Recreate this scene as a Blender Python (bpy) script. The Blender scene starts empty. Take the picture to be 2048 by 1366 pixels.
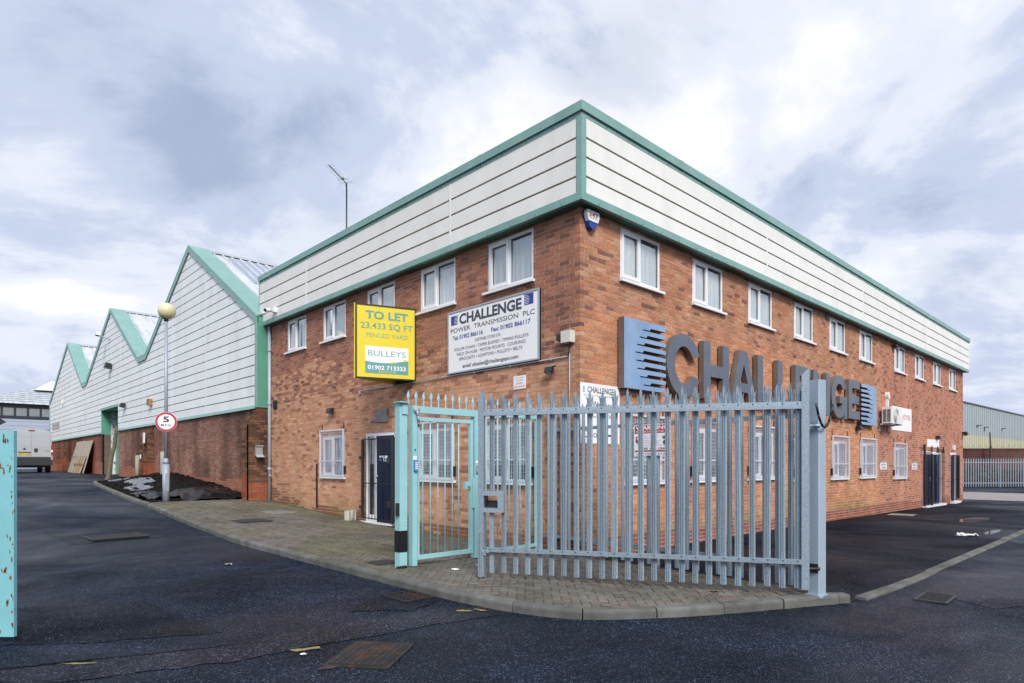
import bpy, math, random
import numpy as np
from mathutils import Vector, Matrix, noise as mnoise
R_ = math.radians
random.seed(11)
SC = bpy.context.scene
COL = SC.collection

# ---------------------------------------------------------------- camera, sky, sun, exposure
CAM = (-7.7318, -6.5591, 1.6)
FWD = (0.68835, 0.72537)
RGT = (0.72537, -0.68835)
cd = bpy.data.cameras.new('camera')
cam = bpy.data.objects.new('camera', cd)
COL.objects.link(cam)
cam.location = CAM
cam.rotation_euler = (R_(90), 0, R_(-43.5))
cd.sensor_width = 36.0
cd.lens = 22.037
cd.shift_y = 0.1196
cd.clip_end = 3000
cd.clip_start = 0.05
SC.camera = cam

SUN_EL, SUN_AZ = 40.0, 209.0          # azimuth clockwise from +Y
w = bpy.data.worlds.new('World')
SC.world = w
w.use_nodes = True
nt = w.node_tree
nt.nodes.clear()
def N(t, **kw):
    n = nt.nodes.new(t)
    for k, v in kw.items():
        setattr(n, k, v)
    return n
def math_n(op, a, b=None, clamp=False):
    n = N('ShaderNodeMath', operation=op, use_clamp=clamp)
    for i, s in enumerate((a, b)):
        if s is None: continue
        if isinstance(s, (int, float)): n.inputs[i].default_value = s
        else: nt.links.new(s, n.inputs[i])
    return n.outputs[0]
out = N('ShaderNodeOutputWorld')
bg = N('ShaderNodeBackground')
sky = N('ShaderNodeTexSky', sky_type='NISHITA')
sky.sun_disc = False
sky.sun_elevation = R_(SUN_EL)
sky.sun_rotation = R_(SUN_AZ)
sky.air_density = 1.0
sky.dust_density = 1.5
tc = N('ShaderNodeTexCoord')
sp = N('ShaderNodeSeparateXYZ')
nt.links.new(tc.outputs['Generated'], sp.inputs[0])
zz = math_n('ADD', math_n('ABSOLUTE', sp.outputs['Z']), 0.34)
cb = N('ShaderNodeCombineXYZ')
nt.links.new(math_n('DIVIDE', sp.outputs['X'], zz), cb.inputs[0])
nt.links.new(math_n('DIVIDE', sp.outputs['Y'], zz), cb.inputs[1])
cb.inputs[2].default_value = 4.3
def cloud(scale, detail, rough, dist):
    n = N('ShaderNodeTexNoise')
    n.inputs['Scale'].default_value = scale
    n.inputs['Detail'].default_value = detail
    n.inputs['Roughness'].default_value = rough
    n.inputs['Distortion'].default_value = dist
    nt.links.new(cb.outputs[0], n.inputs['Vector'])
    return n.outputs['Fac']
def ramp(fac, stops):
    r = N('ShaderNodeValToRGB')
    r.color_ramp.interpolation = 'EASE'
    e = r.color_ramp.elements
    e[0].position, e[0].color = stops[0]
    e[1].position, e[1].color = stops[-1]
    for p, c in stops[1:-1]:
        q = e.new(p); q.color = c
    nt.links.new(fac, r.inputs[0])
    return r.outputs[0]
f1 = cloud(1.6, 10.0, 0.57, 0.35)
cl = ramp(f1, [(0.34, (0.43, 0.51, 0.70, 1)), (0.45, (0.62, 0.70, 0.89, 1)), (0.53, (0.85, 0.90, 1.02, 1)), (0.61, (1.03, 1.05, 1.10, 1))])
f2 = cloud(2.3, 6.0, 0.5, 0.1)
gap = ramp(f2, [(0.52, (0, 0, 0, 1)), (0.75, (0.2, 0.2, 0.2, 1))])
skm = N('ShaderNodeMix', data_type='RGBA', blend_type='MULTIPLY')
skm.inputs[0].default_value = 1.0
nt.links.new(sky.outputs[0], skm.inputs[6])
skm.inputs[7].default_value = (0.12, 0.12, 0.12, 1)      # clear-sky strength between the clouds
mx = N('ShaderNodeMix', data_type='RGBA')
nt.links.new(gap, mx.inputs[0])
nt.links.new(cl, mx.inputs[6])
nt.links.new(skm.outputs[2], mx.inputs[7])
nt.links.new(mx.outputs[2], bg.inputs[0])
bg.inputs[1].default_value = 0.42
nt.links.new(bg.outputs[0], out.inputs[0])

sl = bpy.data.lights.new('sun', 'SUN')
sl.energy = 1.5
sl.angle = R_(20)
sl.color = (1.0, 0.97, 0.925)
sun = bpy.data.objects.new('sun', sl)
COL.objects.link(sun)
_d = Vector((math.sin(R_(SUN_AZ)) * math.cos(R_(SUN_EL)), math.cos(R_(SUN_AZ)) * math.cos(R_(SUN_EL)), math.sin(R_(SUN_EL))))
sun.rotation_euler = (-_d).to_track_quat('-Z', 'Y').to_euler()
vs = SC.view_settings
vs.view_transform = 'Standard'
vs.look = 'None'
vs.exposure = 1.22
vs.gamma = 1.0
vs.use_curve_mapping = False
SC.cycles.use_denoising = True
SC.cycles.max_bounces = 6
SC.cycles.transparent_max_bounces = 16

# ---------------------------------------------------------------- materials
MATS = {}
class NT:
    def __init__(s, name):
        s.m = bpy.data.materials.new(name); s.m.use_nodes = True
        s.t = s.m.node_tree; s.b = s.t.nodes['Principled BSDF']
    def n(s, t, **kw):
        x = s.t.nodes.new(t)
        for k, v in kw.items(): setattr(x, k, v)
        return x
    def l(s, a, b): s.t.links.new(a, b)
    def pos(s, scale=(1, 1, 1)):
        g = s.n('ShaderNodeNewGeometry'); mp = s.n('ShaderNodeMapping')
        mp.inputs['Scale'].default_value = scale
        s.l(g.outputs['Position'], mp.inputs[0]); return mp.outputs[0]
    def noise(s, vec, scale, detail=4, rough=0.55, dist=0):
        x = s.n('ShaderNodeTexNoise')
        x.inputs['Scale'].default_value = scale; x.inputs['Detail'].default_value = detail
        x.inputs['Roughness'].default_value = rough; x.inputs['Distortion'].default_value = dist
        s.l(vec, x.inputs['Vector']); return x.outputs['Fac']
    def ramp(s, fac, stops):
        r = s.n('ShaderNodeValToRGB'); e = r.color_ramp.elements
        e[0].position, e[0].color = stops[0][0], stops[0][1]
        e[1].position, e[1].color = stops[-1][0], stops[-1][1]
        for p, c in stops[1:-1]:
            q = e.new(p); q.color = c
        s.l(fac, r.inputs[0]); return r.outputs[0]
    def mix(s, fac, a, b, mode='MIX'):
        x = s.n('ShaderNodeMix', data_type='RGBA', blend_type=mode)
        for i, v in ((0, fac), (6, a), (7, b)):
            if isinstance(v, (int, float)): x.inputs[i].default_value = v
            elif isinstance(v, tuple): x.inputs[i].default_value = v
            else: s.l(v, x.inputs[i])
        return x.outputs[2]
    def bump(s, h, strength, dist=0.01):
        x = s.n('ShaderNodeBump'); x.inputs['Strength'].default_value = strength; x.inputs['Distance'].default_value = dist
        s.l(h, x.inputs['Height']); s.l(x.outputs[0], s.b.inputs['Normal'])
def c4(c, k=1.0): return (c[0] * k, c[1] * k, c[2] * k, 1)
def mat(name, col, rough=0.6, metal=0.0, var=0.12, vscale=3.0, stretch=(1, 1, 1), bump=0.0, bscale=60.0, dirt=None, dscale=1.2, damt=0.5, dstretch=(1, 1, 1), dlo=0.5, dhi=0.72, spec=0.5, orand=0.0):
    if name in MATS: return MATS[name]
    k = NT(name)
    v = k.pos(stretch)
    f = k.noise(v, vscale, 5, 0.6)
    base = k.ramp(f, [(0.3, c4(col, 1 - var)), (0.7, c4(col, 1 + var))])
    if dirt:
        v2 = k.pos(dstretch)
        d = k.noise(v2, dscale, 6, 0.62, 0.2)
        fac = k.ramp(d, [(dlo, (0, 0, 0, 1)), (dhi, (damt, damt, damt, 1))])
        base = k.mix(fac, base, c4(dirt))
    if orand:
        oi = k.n('ShaderNodeObjectInfo').outputs['Random']
        base = k.mix(1.0, base, k.ramp(oi, [(0.0, (1 - orand,) * 3 + (1,)), (1.0, (1 + orand,) * 3 + (1,))]), 'MULTIPLY')
    k.l(base, k.b.inputs['Base Color'])
    k.b.inputs['Roughness'].default_value = rough
    k.b.inputs['Metallic'].default_value = metal
    k.b.inputs['Specular IOR Level'].default_value = spec
    if bump:
        k.bump(k.noise(k.pos(), bscale, 3, 0.6), bump)
    MATS[name] = k.m
    return k.m

def brick_mat(name, single):
    k = NT(name)
    if single:
        a = k.n('ShaderNodeObjectInfo').outputs['Color']
    else:
        q = k.n('ShaderNodeAttribute'); q.attribute_name = 'Col'; a = q.outputs['Color']
    v = k.pos()
    f = k.noise(v, 26, 5, 0.65)
    sh = k.ramp(f, [(0.3, (0.62, 0.6, 0.58, 1)), (0.55, (1, 1, 1, 1)), (0.75, (1.28, 1.25, 1.2, 1))])
    base = k.mix(1.0, a, sh, 'MULTIPLY')
    f2 = k.noise(k.pos((1, 1, 0.35)), 1.3, 5, 0.6)
    st = k.ramp(f2, [(0.33, (0.80, 0.79, 0.78, 1)), (0.67, (1.11, 1.10, 1.08, 1))])
    base = k.mix(1.0, base, st, 'MULTIPLY')
    k.l(base, k.b.inputs['Base Color'])
    k.b.inputs['Roughness'].default_value = 0.85
    k.b.inputs['Specular IOR Level'].default_value = 0.25
    k.bump(k.noise(v, 90, 4, 0.7), 0.5, 0.006)
    MATS[name] = k.m
    return k.m
brick_mat('brick', False); brick_mat('brick_one', True)

def attr_mat(name, rough=0.85, bumps=(70, 0.4), single=False, spec=0.3):
    k = NT(name)
    if single: a = k.n('ShaderNodeObjectInfo').outputs['Color']
    else:
        q = k.n('ShaderNodeAttribute'); q.attribute_name = 'Col'; a = q.outputs['Color']
    v = k.pos()
    f = k.noise(v, 35, 5, 0.65)
    sh = k.ramp(f, [(0.3, (0.7, 0.7, 0.7, 1)), (0.7, (1.25, 1.25, 1.25, 1))])
    f3 = k.noise(v, 1.1, 5, 0.6)
    s3 = k.ramp(f3, [(0.35, (0.68, 0.68, 0.68, 1)), (0.65, (1.15, 1.15, 1.15, 1))])
    k.l(k.mix(1.0, k.mix(1.0, a, sh, 'MULTIPLY'), s3, 'MULTIPLY'), k.b.inputs['Base Color'])
    k.b.inputs['Roughness'].default_value = rough
    k.b.inputs['Specular IOR Level'].default_value = spec
    k.bump(k.noise(v, bumps[0], 4, 0.7), bumps[1], 0.006)
    MATS[name] = k.m
attr_mat('paver', 0.7); attr_mat('paver_one', 0.7, single=True)

def asphalt(name, col, wet=0.5, tint=(1, 1, 1), fleck=0.75, rlo=0.28, rhi=0.6):
    k = NT(name)
    v = k.pos()
    agg = k.n('ShaderNodeTexVoronoi'); agg.inputs['Scale'].default_value = 95
    k.l(v, agg.inputs['Vector'])
    sep = k.n('ShaderNodeSeparateColor'); k.l(agg.outputs['Color'], sep.inputs[0])
    fk = k.ramp(sep.outputs[0], [(0.0, c4(col, 0.5)), (0.55, c4(col, 1.1)), (0.88, c4(col, 2.0)), (0.988, c4((col[0] * 6 * fleck + .045, col[1] * 6 * fleck + .045, col[2] * 6 * fleck + .045)))])
    big = k.noise(v, 0.55, 6, 0.62, 0.4)
    bs = k.ramp(big, [(0.30, (0.45, 0.45, 0.47, 1)), (0.5, (1, 1, 1, 1)), (0.70, (1.6, 1.62, 1.66, 1))])
    mid = k.noise(v, 4.5, 5, 0.6)
    ms = k.ramp(mid, [(0.35, (0.85, 0.85, 0.85, 1)), (0.65, (1.12, 1.12, 1.12, 1))])
    b = k.mix(1.0, k.mix(1.0, fk, bs, 'MULTIPLY'), ms, 'MULTIPLY')
    # hairline cracks
    cr = k.n('ShaderNodeTexVoronoi', feature='DISTANCE_TO_EDGE'); cr.inputs['Scale'].default_value = 0.42
    wv = k.n('ShaderNodeVectorMath', operation='ADD')
    nz = k.n('ShaderNodeTexNoise'); nz.inputs['Scale'].default_value = 1.4; nz.inputs['Detail'].default_value = 6
    k.l(v, nz.inputs['Vector']); k.l(v, wv.inputs[0]); k.l(nz.outputs['Color'], wv.inputs[1])
    k.l(wv.outputs[0], cr.inputs['Vector'])
    ck = k.ramp(cr.outputs['Distance'], [(0.0, (0.35, 0.35, 0.35, 1)), (0.006, (1, 1, 1, 1))])
    gate = k.ramp(k.noise(v, 0.37, 2), [(0.5, (1, 1, 1, 1)), (0.56, (0, 0, 0, 1))])
    ck = k.mix(gate, ck, (1, 1, 1, 1))
    b = k.mix(1.0, b, ck, 'MULTIPLY')
    k.l(b, k.b.inputs['Base Color'])
    rr = k.noise(v, 0.33, 7, 0.62, 0.5)
    rv = k.n('ShaderNodeMapRange')
    k.l(rr, rv.inputs[0]); rv.inputs[1].default_value = 0.32; rv.inputs[2].default_value = 0.66
    rv.inputs[3].default_value = rlo; rv.inputs[4].default_value = rhi
    k.l(rv.outputs[0], k.b.inputs['Roughness'])
    sv = k.n('ShaderNodeMapRange'); k.l(rr, sv.inputs[0]); sv.inputs[1].default_value = 0.32; sv.inputs[2].default_value = 0.70
    sv.inputs[3].default_value = 0.115; sv.inputs[4].default_value = 0.01
    k.l(sv.outputs[0], k.b.inputs['Specular IOR Level'])
    h = k.n('ShaderNodeMath', operation='ADD')
    k.l(agg.outputs['Distance'], h.inputs[0]); k.l(k.noise(v, 240, 2), h.inputs[1])
    k.bump(h.outputs[0], 0.6, 0.006)
    MATS[name] = k.m
asphalt('asphalt', (0.0065, 0.0105, 0.0205))
asphalt('asphalt_yard', (0.0055, 0.0075, 0.0135), rlo=0.4, rhi=0.7)
asphalt('asphalt_old', (0.0115, 0.013, 0.0205), fleck=1.0)
asphalt('asphalt_dark', (0.0045, 0.0065, 0.0125))

def glass():
    k = NT('glass')
    k.t.nodes.remove(k.b)
    o = k.t.nodes['Material Output']
    tr = k.n('ShaderNodeBsdfTransparent'); tr.inputs[0].default_value = (0.93, 0.95, 0.95, 1)
    gl = k.n('ShaderNodeBsdfGlossy'); gl.inputs['Roughness'].default_value = 0.02
    ge = k.n('ShaderNodeNewGeometry'); dt = k.n('ShaderNodeVectorMath', operation='DOT_PRODUCT')
    k.l(ge.outputs['Normal'], dt.inputs[0]); k.l(ge.outputs['Incoming'], dt.inputs[1])
    ab = k.n('ShaderNodeMath', operation='ABSOLUTE'); k.l(dt.outputs['Value'], ab.inputs[0])
    su = k.n('ShaderNodeMath', operation='SUBTRACT'); su.inputs[0].default_value = 1.0; k.l(ab.outputs[0], su.inputs[1])
    pw = k.n('ShaderNodeMath', operation='POWER'); k.l(su.outputs[0], pw.inputs[0]); pw.inputs[1].default_value = 4.0
    fr = k.n('ShaderNodeMath', operation='MULTIPLY_ADD'); k.l(pw.outputs[0], fr.inputs[0]); fr.inputs[1].default_value = 0.7; fr.inputs[2].default_value = 0.2
    nb = k.n('ShaderNodeBump'); nb.inputs['Strength'].default_value = 0.05; nb.inputs['Distance'].default_value = 0.05
    k.l(k.noise(k.pos(), 2.2, 2), nb.inputs['Height']); k.l(nb.outputs[0], gl.inputs['Normal'])
    m = k.n('ShaderNodeMixShader')
    k.l(fr.outputs[0], m.inputs[0]); k.l(tr.outputs[0], m.inputs[1]); k.l(gl.outputs[0], m.inputs[2])
    k.l(m.outputs[0], o.inputs[0]); MATS['glass'] = k.m
glass()
M = MATS
mat('mortar', (0.60, 0.50, 0.42), 0.95, var=0.15, vscale=5, bump=0.4, bscale=120)
mat('mortar_dark', (0.15, 0.10, 0.08), 0.95, var=0.2, vscale=5)
mat('cladding', (0.80, 0.79, 0.755), 0.45, var=0.04, vscale=1.5, dirt=(0.46, 0.44, 0.37), dscale=2.0, damt=0.3, dstretch=(1, 1, 0.18), dlo=0.5, dhi=0.8, orand=0.025)
mat('cladding_far', (0.81, 0.84, 0.845), 0.5, var=0.04, vscale=1.5, dirt=(0.5, 0.52, 0.5), dscale=1.4, damt=0.4, dstretch=(1, 1, 0.15), dlo=0.48, dhi=0.8, orand=0.035)
mat('groove', (0.19, 0.165, 0.085), 0.9, var=0.2)
mat('green_trim', (0.185, 0.36, 0.325), 0.42, var=0.08, vscale=1.3, dirt=(0.33, 0.47, 0.41), dscale=2.2, damt=0.4)
mat('green_deep_shade', (0.10, 0.31, 0.22), 0.45, var=0.08, vscale=1.5)  # trim green with shade painted in for the return; also reveal, roller door
mat('soffit', (0.05, 0.115, 0.09), 0.6)
mat('upvc', (0.78, 0.79, 0.81), 0.35, var=0.03)
mat('seal', (0.03, 0.03, 0.035), 0.6)
mat('curtain', (0.88, 0.90, 0.90), 0.9, var=0.06, vscale=9, stretch=(6, 6, 0.5), orand=0.12)
mat('blind_grey', (0.33, 0.38, 0.38), 0.8, var=0.2, vscale=9, stretch=(6, 6, 0.5))
mat('blind_blue', (0.16, 0.30, 0.62), 0.8, var=0.15)
mat('galv', (0.265, 0.335, 0.395), 0.42, 0.3, var=0.2, vscale=42, dirt=(0.42, 0.49, 0.56), dscale=60, damt=0.5, dlo=0.52, dhi=0.64, orand=0.13)
mat('galv_post', (0.36, 0.445, 0.53), 0.5, 0.2, var=0.07, vscale=4, dirt=(0.5, 0.56, 0.6), dscale=40, damt=0.25, bump=0.1)
mat('galv_far', (0.36, 0.42, 0.48), 0.55, 0.1, var=0.1, vscale=6)
mat('grille', (0.62, 0.64, 0.70), 0.45, 0.1, var=0.05)
mat('turquoise', (0.30, 0.565, 0.595), 0.42, var=0.06, vscale=2.5, dirt=(0.20, 0.42, 0.34), dscale=3.0, damt=0.55, dstretch=(1, 1, 0.35), dlo=0.54, dhi=0.75)
mat('turquoise_rusty', (0.20, 0.48, 0.53), 0.5, var=0.08, vscale=3, dirt=(0.20, 0.09, 0.03), dscale=7.5, damt=1.0, dstretch=(1, 1, 0.7), dlo=0.635, dhi=0.66, bump=0.2)
mat('black_metal', (0.018, 0.018, 0.022), 0.4)
mat('black_plastic', (0.02, 0.02, 0.022), 0.45)
mat('door_navy', (0.006, 0.014, 0.045), 0.3, var=0.1, spec=0.25)
mat('white_paint', (0.78, 0.78, 0.78), 0.4, var=0.03)
mat('white_sign', (0.87, 0.87, 0.88), 0.35, var=0.02)
mat('ink_dark', (0.035, 0.04, 0.055), 0.5)
mat('ink_slate', (0.05, 0.06, 0.085), 0.5)
mat('ink_blue', (0.02, 0.05, 0.30), 0.5)
mat('ink_teal', (0.12, 0.34, 0.33), 0.5)
mat('ink_red', (0.50, 0.03, 0.04), 0.5)
mat('ink_pink', (0.75, 0.32, 0.36), 0.5)
mat('ink_faint', (0.45, 0.35, 0.42), 0.5)
mat('ink_grey', (0.35, 0.35, 0.38), 0.5)
mat('cyan', (0.15, 0.45, 0.70), 0.5)
mat('yellow_sign', (0.78, 0.63, 0.035), 0.35, var=0.03)
mat('letter_face', (0.095, 0.118, 0.158), 0.42, var=0.1, vscale=2, dirt=(0.18, 0.2, 0.23), dscale=3, damt=0.35)
mat('letter_side', (0.16, 0.125, 0.105), 0.5, var=0.2, vscale=3)
mat('logo_blue', (0.19, 0.315, 0.51), 0.38, var=0.1, vscale=1.2, dirt=(0.36, 0.48, 0.62), dscale=1.1, damt=0.6, dlo=0.42, dhi=0.68)
mat('roof_sheet', (0.56, 0.59, 0.62), 0.45, 0.1, var=0.1, vscale=2, dirt=(0.24, 0.26, 0.29), dscale=2.4, damt=0.7, dstretch=(1, 0.25, 0.25), dlo=0.48, dhi=0.7)
mat('rooflight', (0.26, 0.31, 0.39), 0.2, 0.0, var=0.15)
mat('concrete', (0.27, 0.26, 0.235), 0.85, var=0.18, vscale=6, dirt=(0.10, 0.105, 0.055), dscale=3.2, damt=0.7, bump=0.4, bscale=90, dlo=0.45, dhi=0.7)
mat('kerb', (0.135, 0.133, 0.128), 0.85, var=0.2, vscale=5, dirt=(0.05, 0.055, 0.035), dscale=2.6, damt=0.75, bump=0.5, bscale=90, dlo=0.42, dhi=0.68, orand=0.15)
mat('concrete_apron', (0.27, 0.24, 0.23), 0.7, var=0.15, vscale=1.5)
mat('bedding', (0.055, 0.055, 0.04), 0.95, var=0.2)
mat('soil', (0.010, 0.0075, 0.0065), 0.95, var=0.5, vscale=9, bump=0.8, bscale=30, spec=0.1, dirt=(.035, .026, .02), dscale=40, damt=.5, dlo=.6, dhi=.66)
mat('plastic_sheet', (0.005, 0.006, 0.009), 0.2, var=0.1, spec=0.16)
mat('slab_grey', (0.17, 0.19, 0.22), 0.5, var=0.2, vscale=4)
mat('cast_iron', (0.05, 0.05, 0.055), 0.6, 0.3, var=0.3, vscale=20, bump=0.3)
mat('rusty_iron', (0.022, 0.018, 0.018), 0.55, 0.2, var=0.4, vscale=9, bump=0.3, dirt=(.075, .03, .015), dscale=4, damt=.8, dlo=.5, dhi=.62)
mat('hole_shade', (0.006, 0.006, 0.006), 0.9)
mat('pvc_grey', (0.36, 0.40, 0.44), 0.4, var=0.06)
mat('lamp_grey', (0.34, 0.39, 0.45), 0.45, 0.2, var=0.08)
mat('globe', (0.66, 0.60, 0.36), 0.25, var=0.06, vscale=4)
mat('road_yellow', (0.26, 0.20, 0.07), 0.7, var=0.2, vscale=30)
mat('paint_black', (0.012, 0.012, 0.015), 0.35)
mat('keypad_blue', (0.10, 0.22, 0.52), 0.4)
mat('grey_plastic', (0.30, 0.32, 0.33), 0.45)
mat('beige_box', (0.62, 0.61, 0.54), 0.45)
mat('timber_pale', (0.37, 0.33, 0.26), 0.75, var=0.15, vscale=3, stretch=(8, 8, 0.6))
mat('timber_brown', (0.30, 0.17, 0.06), 0.75, var=0.3, vscale=5, stretch=(8, 8, 0.6))
mat('bark', (0.14, 0.115, 0.075), 0.9, var=0.3, vscale=12, dirt=(0.06, 0.08, 0.02), dscale=4, damt=0.6, bump=0.6)
mat('twig', (0.06, 0.05, 0.045), 0.9)
mat('bollard', (0.33, 0.32, 0.26), 0.8, var=0.2, dirt=(0.10, 0.12, 0.06), dscale=4, damt=0.6)
mat('whitewash', (0.62, 0.64, 0.66), 0.85, var=0.08, dirt=(0.11, 0.09, 0.085), dscale=5, damt=0.9, dlo=0.55, dhi=0.6)
mat('van_paint', (0.52, 0.54, 0.55), 0.28, 0.25, var=0.02)
mat('van_dark', (0.03, 0.033, 0.038), 0.5)
mat('tail_red', (0.45, 0.01, 0.015), 0.2)
mat('plate_yellow', (0.75, 0.55, 0.03), 0.4)
mat('tyre', (0.015, 0.015, 0.015), 0.8)
mat('far_blue_clad', (0.40, 0.45, 0.55), 0.5, var=0.04)
mat('far_dark', (0.03, 0.036, 0.045), 0.4)
mat('far_glass', (0.24, 0.26, 0.28), 0.15)
mat('far_grey_clad', (0.36, 0.41, 0.425), 0.5, var=0.05, vscale=0.5)
mat('far_cream_clad', (0.50, 0.49, 0.345), 0.5, var=0.05, vscale=0.5)
mat('far_red_wall', (0.07, 0.022, 0.022), 0.85, var=0.35, vscale=0.7, dirt=(0.11, 0.06, 0.035), dscale=0.35, damt=0.7)
mat('brown_brick', (0.30, 0.19, 0.11), 0.85)
mat('undergrowth', (0.06, 0.045, 0.018), 0.9, var=0.5, vscale=1.2)
mat('ac_white', (0.74, 0.74, 0.72), 0.4)
mat('ac_grille', (0.42, 0.42, 0.39), 0.5)
mat('water', (0.03, 0.033, 0.038), 0.04)
mat('litter_white', (0.75, 0.75, 0.76), 0.6)
mat('stone_plaque', (0.23, 0.235, 0.235), 0.7, var=0.25, vscale=9)
mat('interior', (0.10, 0.10, 0.10), 0.9)

# ---------------------------------------------------------------- mesh helpers
WL = {}                       # world location of every object made here
class MB:
    def __init__(s): s.v = []; s.f = []; s.mi = []; s.cur = 0
    def add(s, vs, fs):
        o = len(s.v); s.v += [tuple(p) for p in vs]
        for q in fs:
            s.f.append(tuple(o + i for i in q)); s.mi.append(s.cur)
        return s
    def quad(s, a, b, c, d): return s.add([a, b, c, d], [(0, 1, 2, 3)])
    def hexa(s, p):            # 4 bottom + 4 top
        return s.add(p, [(3, 2, 1, 0), (4, 5, 6, 7), (0, 1, 5, 4), (1, 2, 6, 5), (2, 3, 7, 6), (3, 0, 4, 7)])
    def box(s, x0, x1, y0, y1, z0, z1):
        return s.hexa([(x0, y0, z0), (x1, y0, z0), (x1, y1, z0), (x0, y1, z0), (x0, y0, z1), (x1, y0, z1), (x1, y1, z1), (x0, y1, z1)])
    def boxP(s, P, u0, u1, w0, w1, z0, z1):
        return s.hexa([P(u0, w0, z0), P(u1, w0, z0), P(u1, w1, z0), P(u0, w1, z0), P(u0, w0, z1), P(u1, w0, z1), P(u1, w1, z1), P(u0, w1, z1)])
    def prism(s, poly, fn, a, b):
        n = len(poly)
        return s.add([fn(p[0], p[1], a) for p in poly] + [fn(p[0], p[1], b) for p in poly],
                     [tuple(range(n))[::-1], tuple(range(n, 2 * n))] + [(i, (i + 1) % n, n + (i + 1) % n, n + i) for i in range(n)])
    def tube(s, p0, p1, r0, r1=None, n=8):
        p0 = Vector(p0); p1 = Vector(p1); r1 = r0 if r1 is None else r1
        d = (p1 - p0).normalized()
        a = d.orthogonal().normalized(); b = d.cross(a)
        vs = []
        for p, r in ((p0, r0), (p1, r1)):
            for i in range(n):
                t = 2 * math.pi * i / n
                vs.append(p + (a * math.cos(t) + b * math.sin(t)) * r)
        return s.add(vs, [(i, (i + 1) % n, n + (i + 1) % n, n + i) for i in range(n)] + [tuple(range(n))[::-1], tuple(range(n, 2 * n))])
    def path(s, pts, r, n=8):
        for a, b in zip(pts, pts[1:]): s.tube(a, b, r, None, n)
        return s
    def sphere(s, c, r, n=16, m=10, sz=1.0):
        vs = [(c[0], c[1], c[2] + r * sz)]
        for j in range(1, m):
            t = math.pi * j / m
            for i in range(n):
                q = 2 * math.pi * i / n
                vs.append((c[0] + r * math.sin(t) * math.cos(q), c[1] + r * math.sin(t) * math.sin(q), c[2] + r * sz * math.cos(t)))
        vs.append((c[0], c[1], c[2] - r * sz))
        fs = [(0, 1 + i, 1 + (i + 1) % n) for i in range(n)]
        for j in range(m - 2):
            for i in range(n):
                a = 1 + j * n + i; b = 1 + j * n + (i + 1) % n
                fs.append((a, a + n, b + n, b))
        k = len(vs) - 1; q = 1 + (m - 2) * n
        fs += [(k, q + (i + 1) % n, q + i) for i in range(n)]
        return s.add(vs, fs)
    def mesh(s, name, mats, smooth=False, off=(0, 0, 0)):
        me = bpy.data.meshes.new(name)
        vs = [(p[0] - off[0], p[1] - off[1], p[2] - off[2]) for p in s.v]
        me.from_pydata(vs, [], s.f)
        for m in (mats if isinstance(mats, (list, tuple)) else [mats]): me.materials.append(M[m])
        if any(s.mi): me.polygons.foreach_set('material_index', s.mi)
        if smooth: me.polygons.foreach_set('use_smooth', [True] * len(s.f))
        me.update()
        return me
    def build(s, name, mats, parent=None, smooth=False, local=False):
        """one mesh object; vertices are world coordinates unless local"""
        off = (0, 0, 0) if (local or parent is None) else WL[parent.name]
        me = s.mesh(name, mats, smooth, off)
        return link(name, me, parent)
def link(name, me, parent=None, loc=(0, 0, 0), rz=0.0):
    o = bpy.data.objects.new(name, me); COL.objects.link(o)
    if parent is not None: o.parent = parent
    o.location = loc
    if rz: o.rotation_euler = (0, 0, rz)
    p = WL.get(parent.name, (0, 0, 0)) if parent is not None else (0, 0, 0)
    WL[o.name] = (p[0] + loc[0], p[1] + loc[1], p[2] + loc[2])
    return o
def tag(o, label=None, cat=None, group=None, kind=None):
    if label: o['label'] = label
    if cat: o['category'] = cat
    if group: o['group'] = group
    if kind: o['kind'] = kind
    return o
def thing(name, loc, label, cat, group=None, rz=0.0):
    o = link(name, None, None, loc, rz); o.empty_display_size = 0.2
    return tag(o, label, cat, group)
def one(mb, name, mats, label, cat, group=None, smooth=False):
    return tag(mb.build(name, mats, None, smooth), label, cat, group)
def PL(x0=0.0): return lambda u, w_, z: (x0 - w_, u, z)          # wall facing -x
def PR(y0=0.0): return lambda u, w_, z: (u, y0 - w_, z)          # wall facing -y
L0, R0 = PL(), PR()
_fc = {}
def text_mesh(s, bold=0.0, res=3, extrude=0.0):
    if (s, bold, res) in _fc: return _fc[(s, bold, res)]
    c = bpy.data.curves.new('t', 'FONT'); c.body = s; c.size = 1.0; c.resolution_u = res
    c.offset = bold; c.extrude = extrude
    o = bpy.data.objects.new('t', c)
    me = bpy.data.meshes.new_from_object(o)
    bpy.data.objects.remove(o); bpy.data.curves.remove(c)
    vs = [tuple(v.co) for v in me.vertices]; fs = [tuple(p.vertices) for p in me.polygons]
    bpy.data.meshes.remove(me)
    _fc[(s, bold, res)] = (vs, fs)
    return vs, fs
def text(parent, s, F, x0, x1, y0, y1, material, bold=0.0, lift=0.003, desc=False, name='lettering'):
    """fit a line of text to the box x0..x1, y0..y1 of sign frame F(x, y, d); y0 is the base line, y1 the cap line"""
    vs, fs = text_mesh(s, bold)
    xs = [v[0] for v in vs]; a, b = min(xs), max(xs)
    cy = [v[1] for v in text_mesh('H', bold, 1)[0]]
    c0, c1 = min(cy), max(cy)
    mb = MB()
    mb.add([F(x0 + (v[0] - a) / (b - a) * (x1 - x0), y0 + (v[1] - c0) / (c1 - c0) * (y1 - y0), lift) for v in vs], fs)
    return mb.build(name, material, parent)

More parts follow.
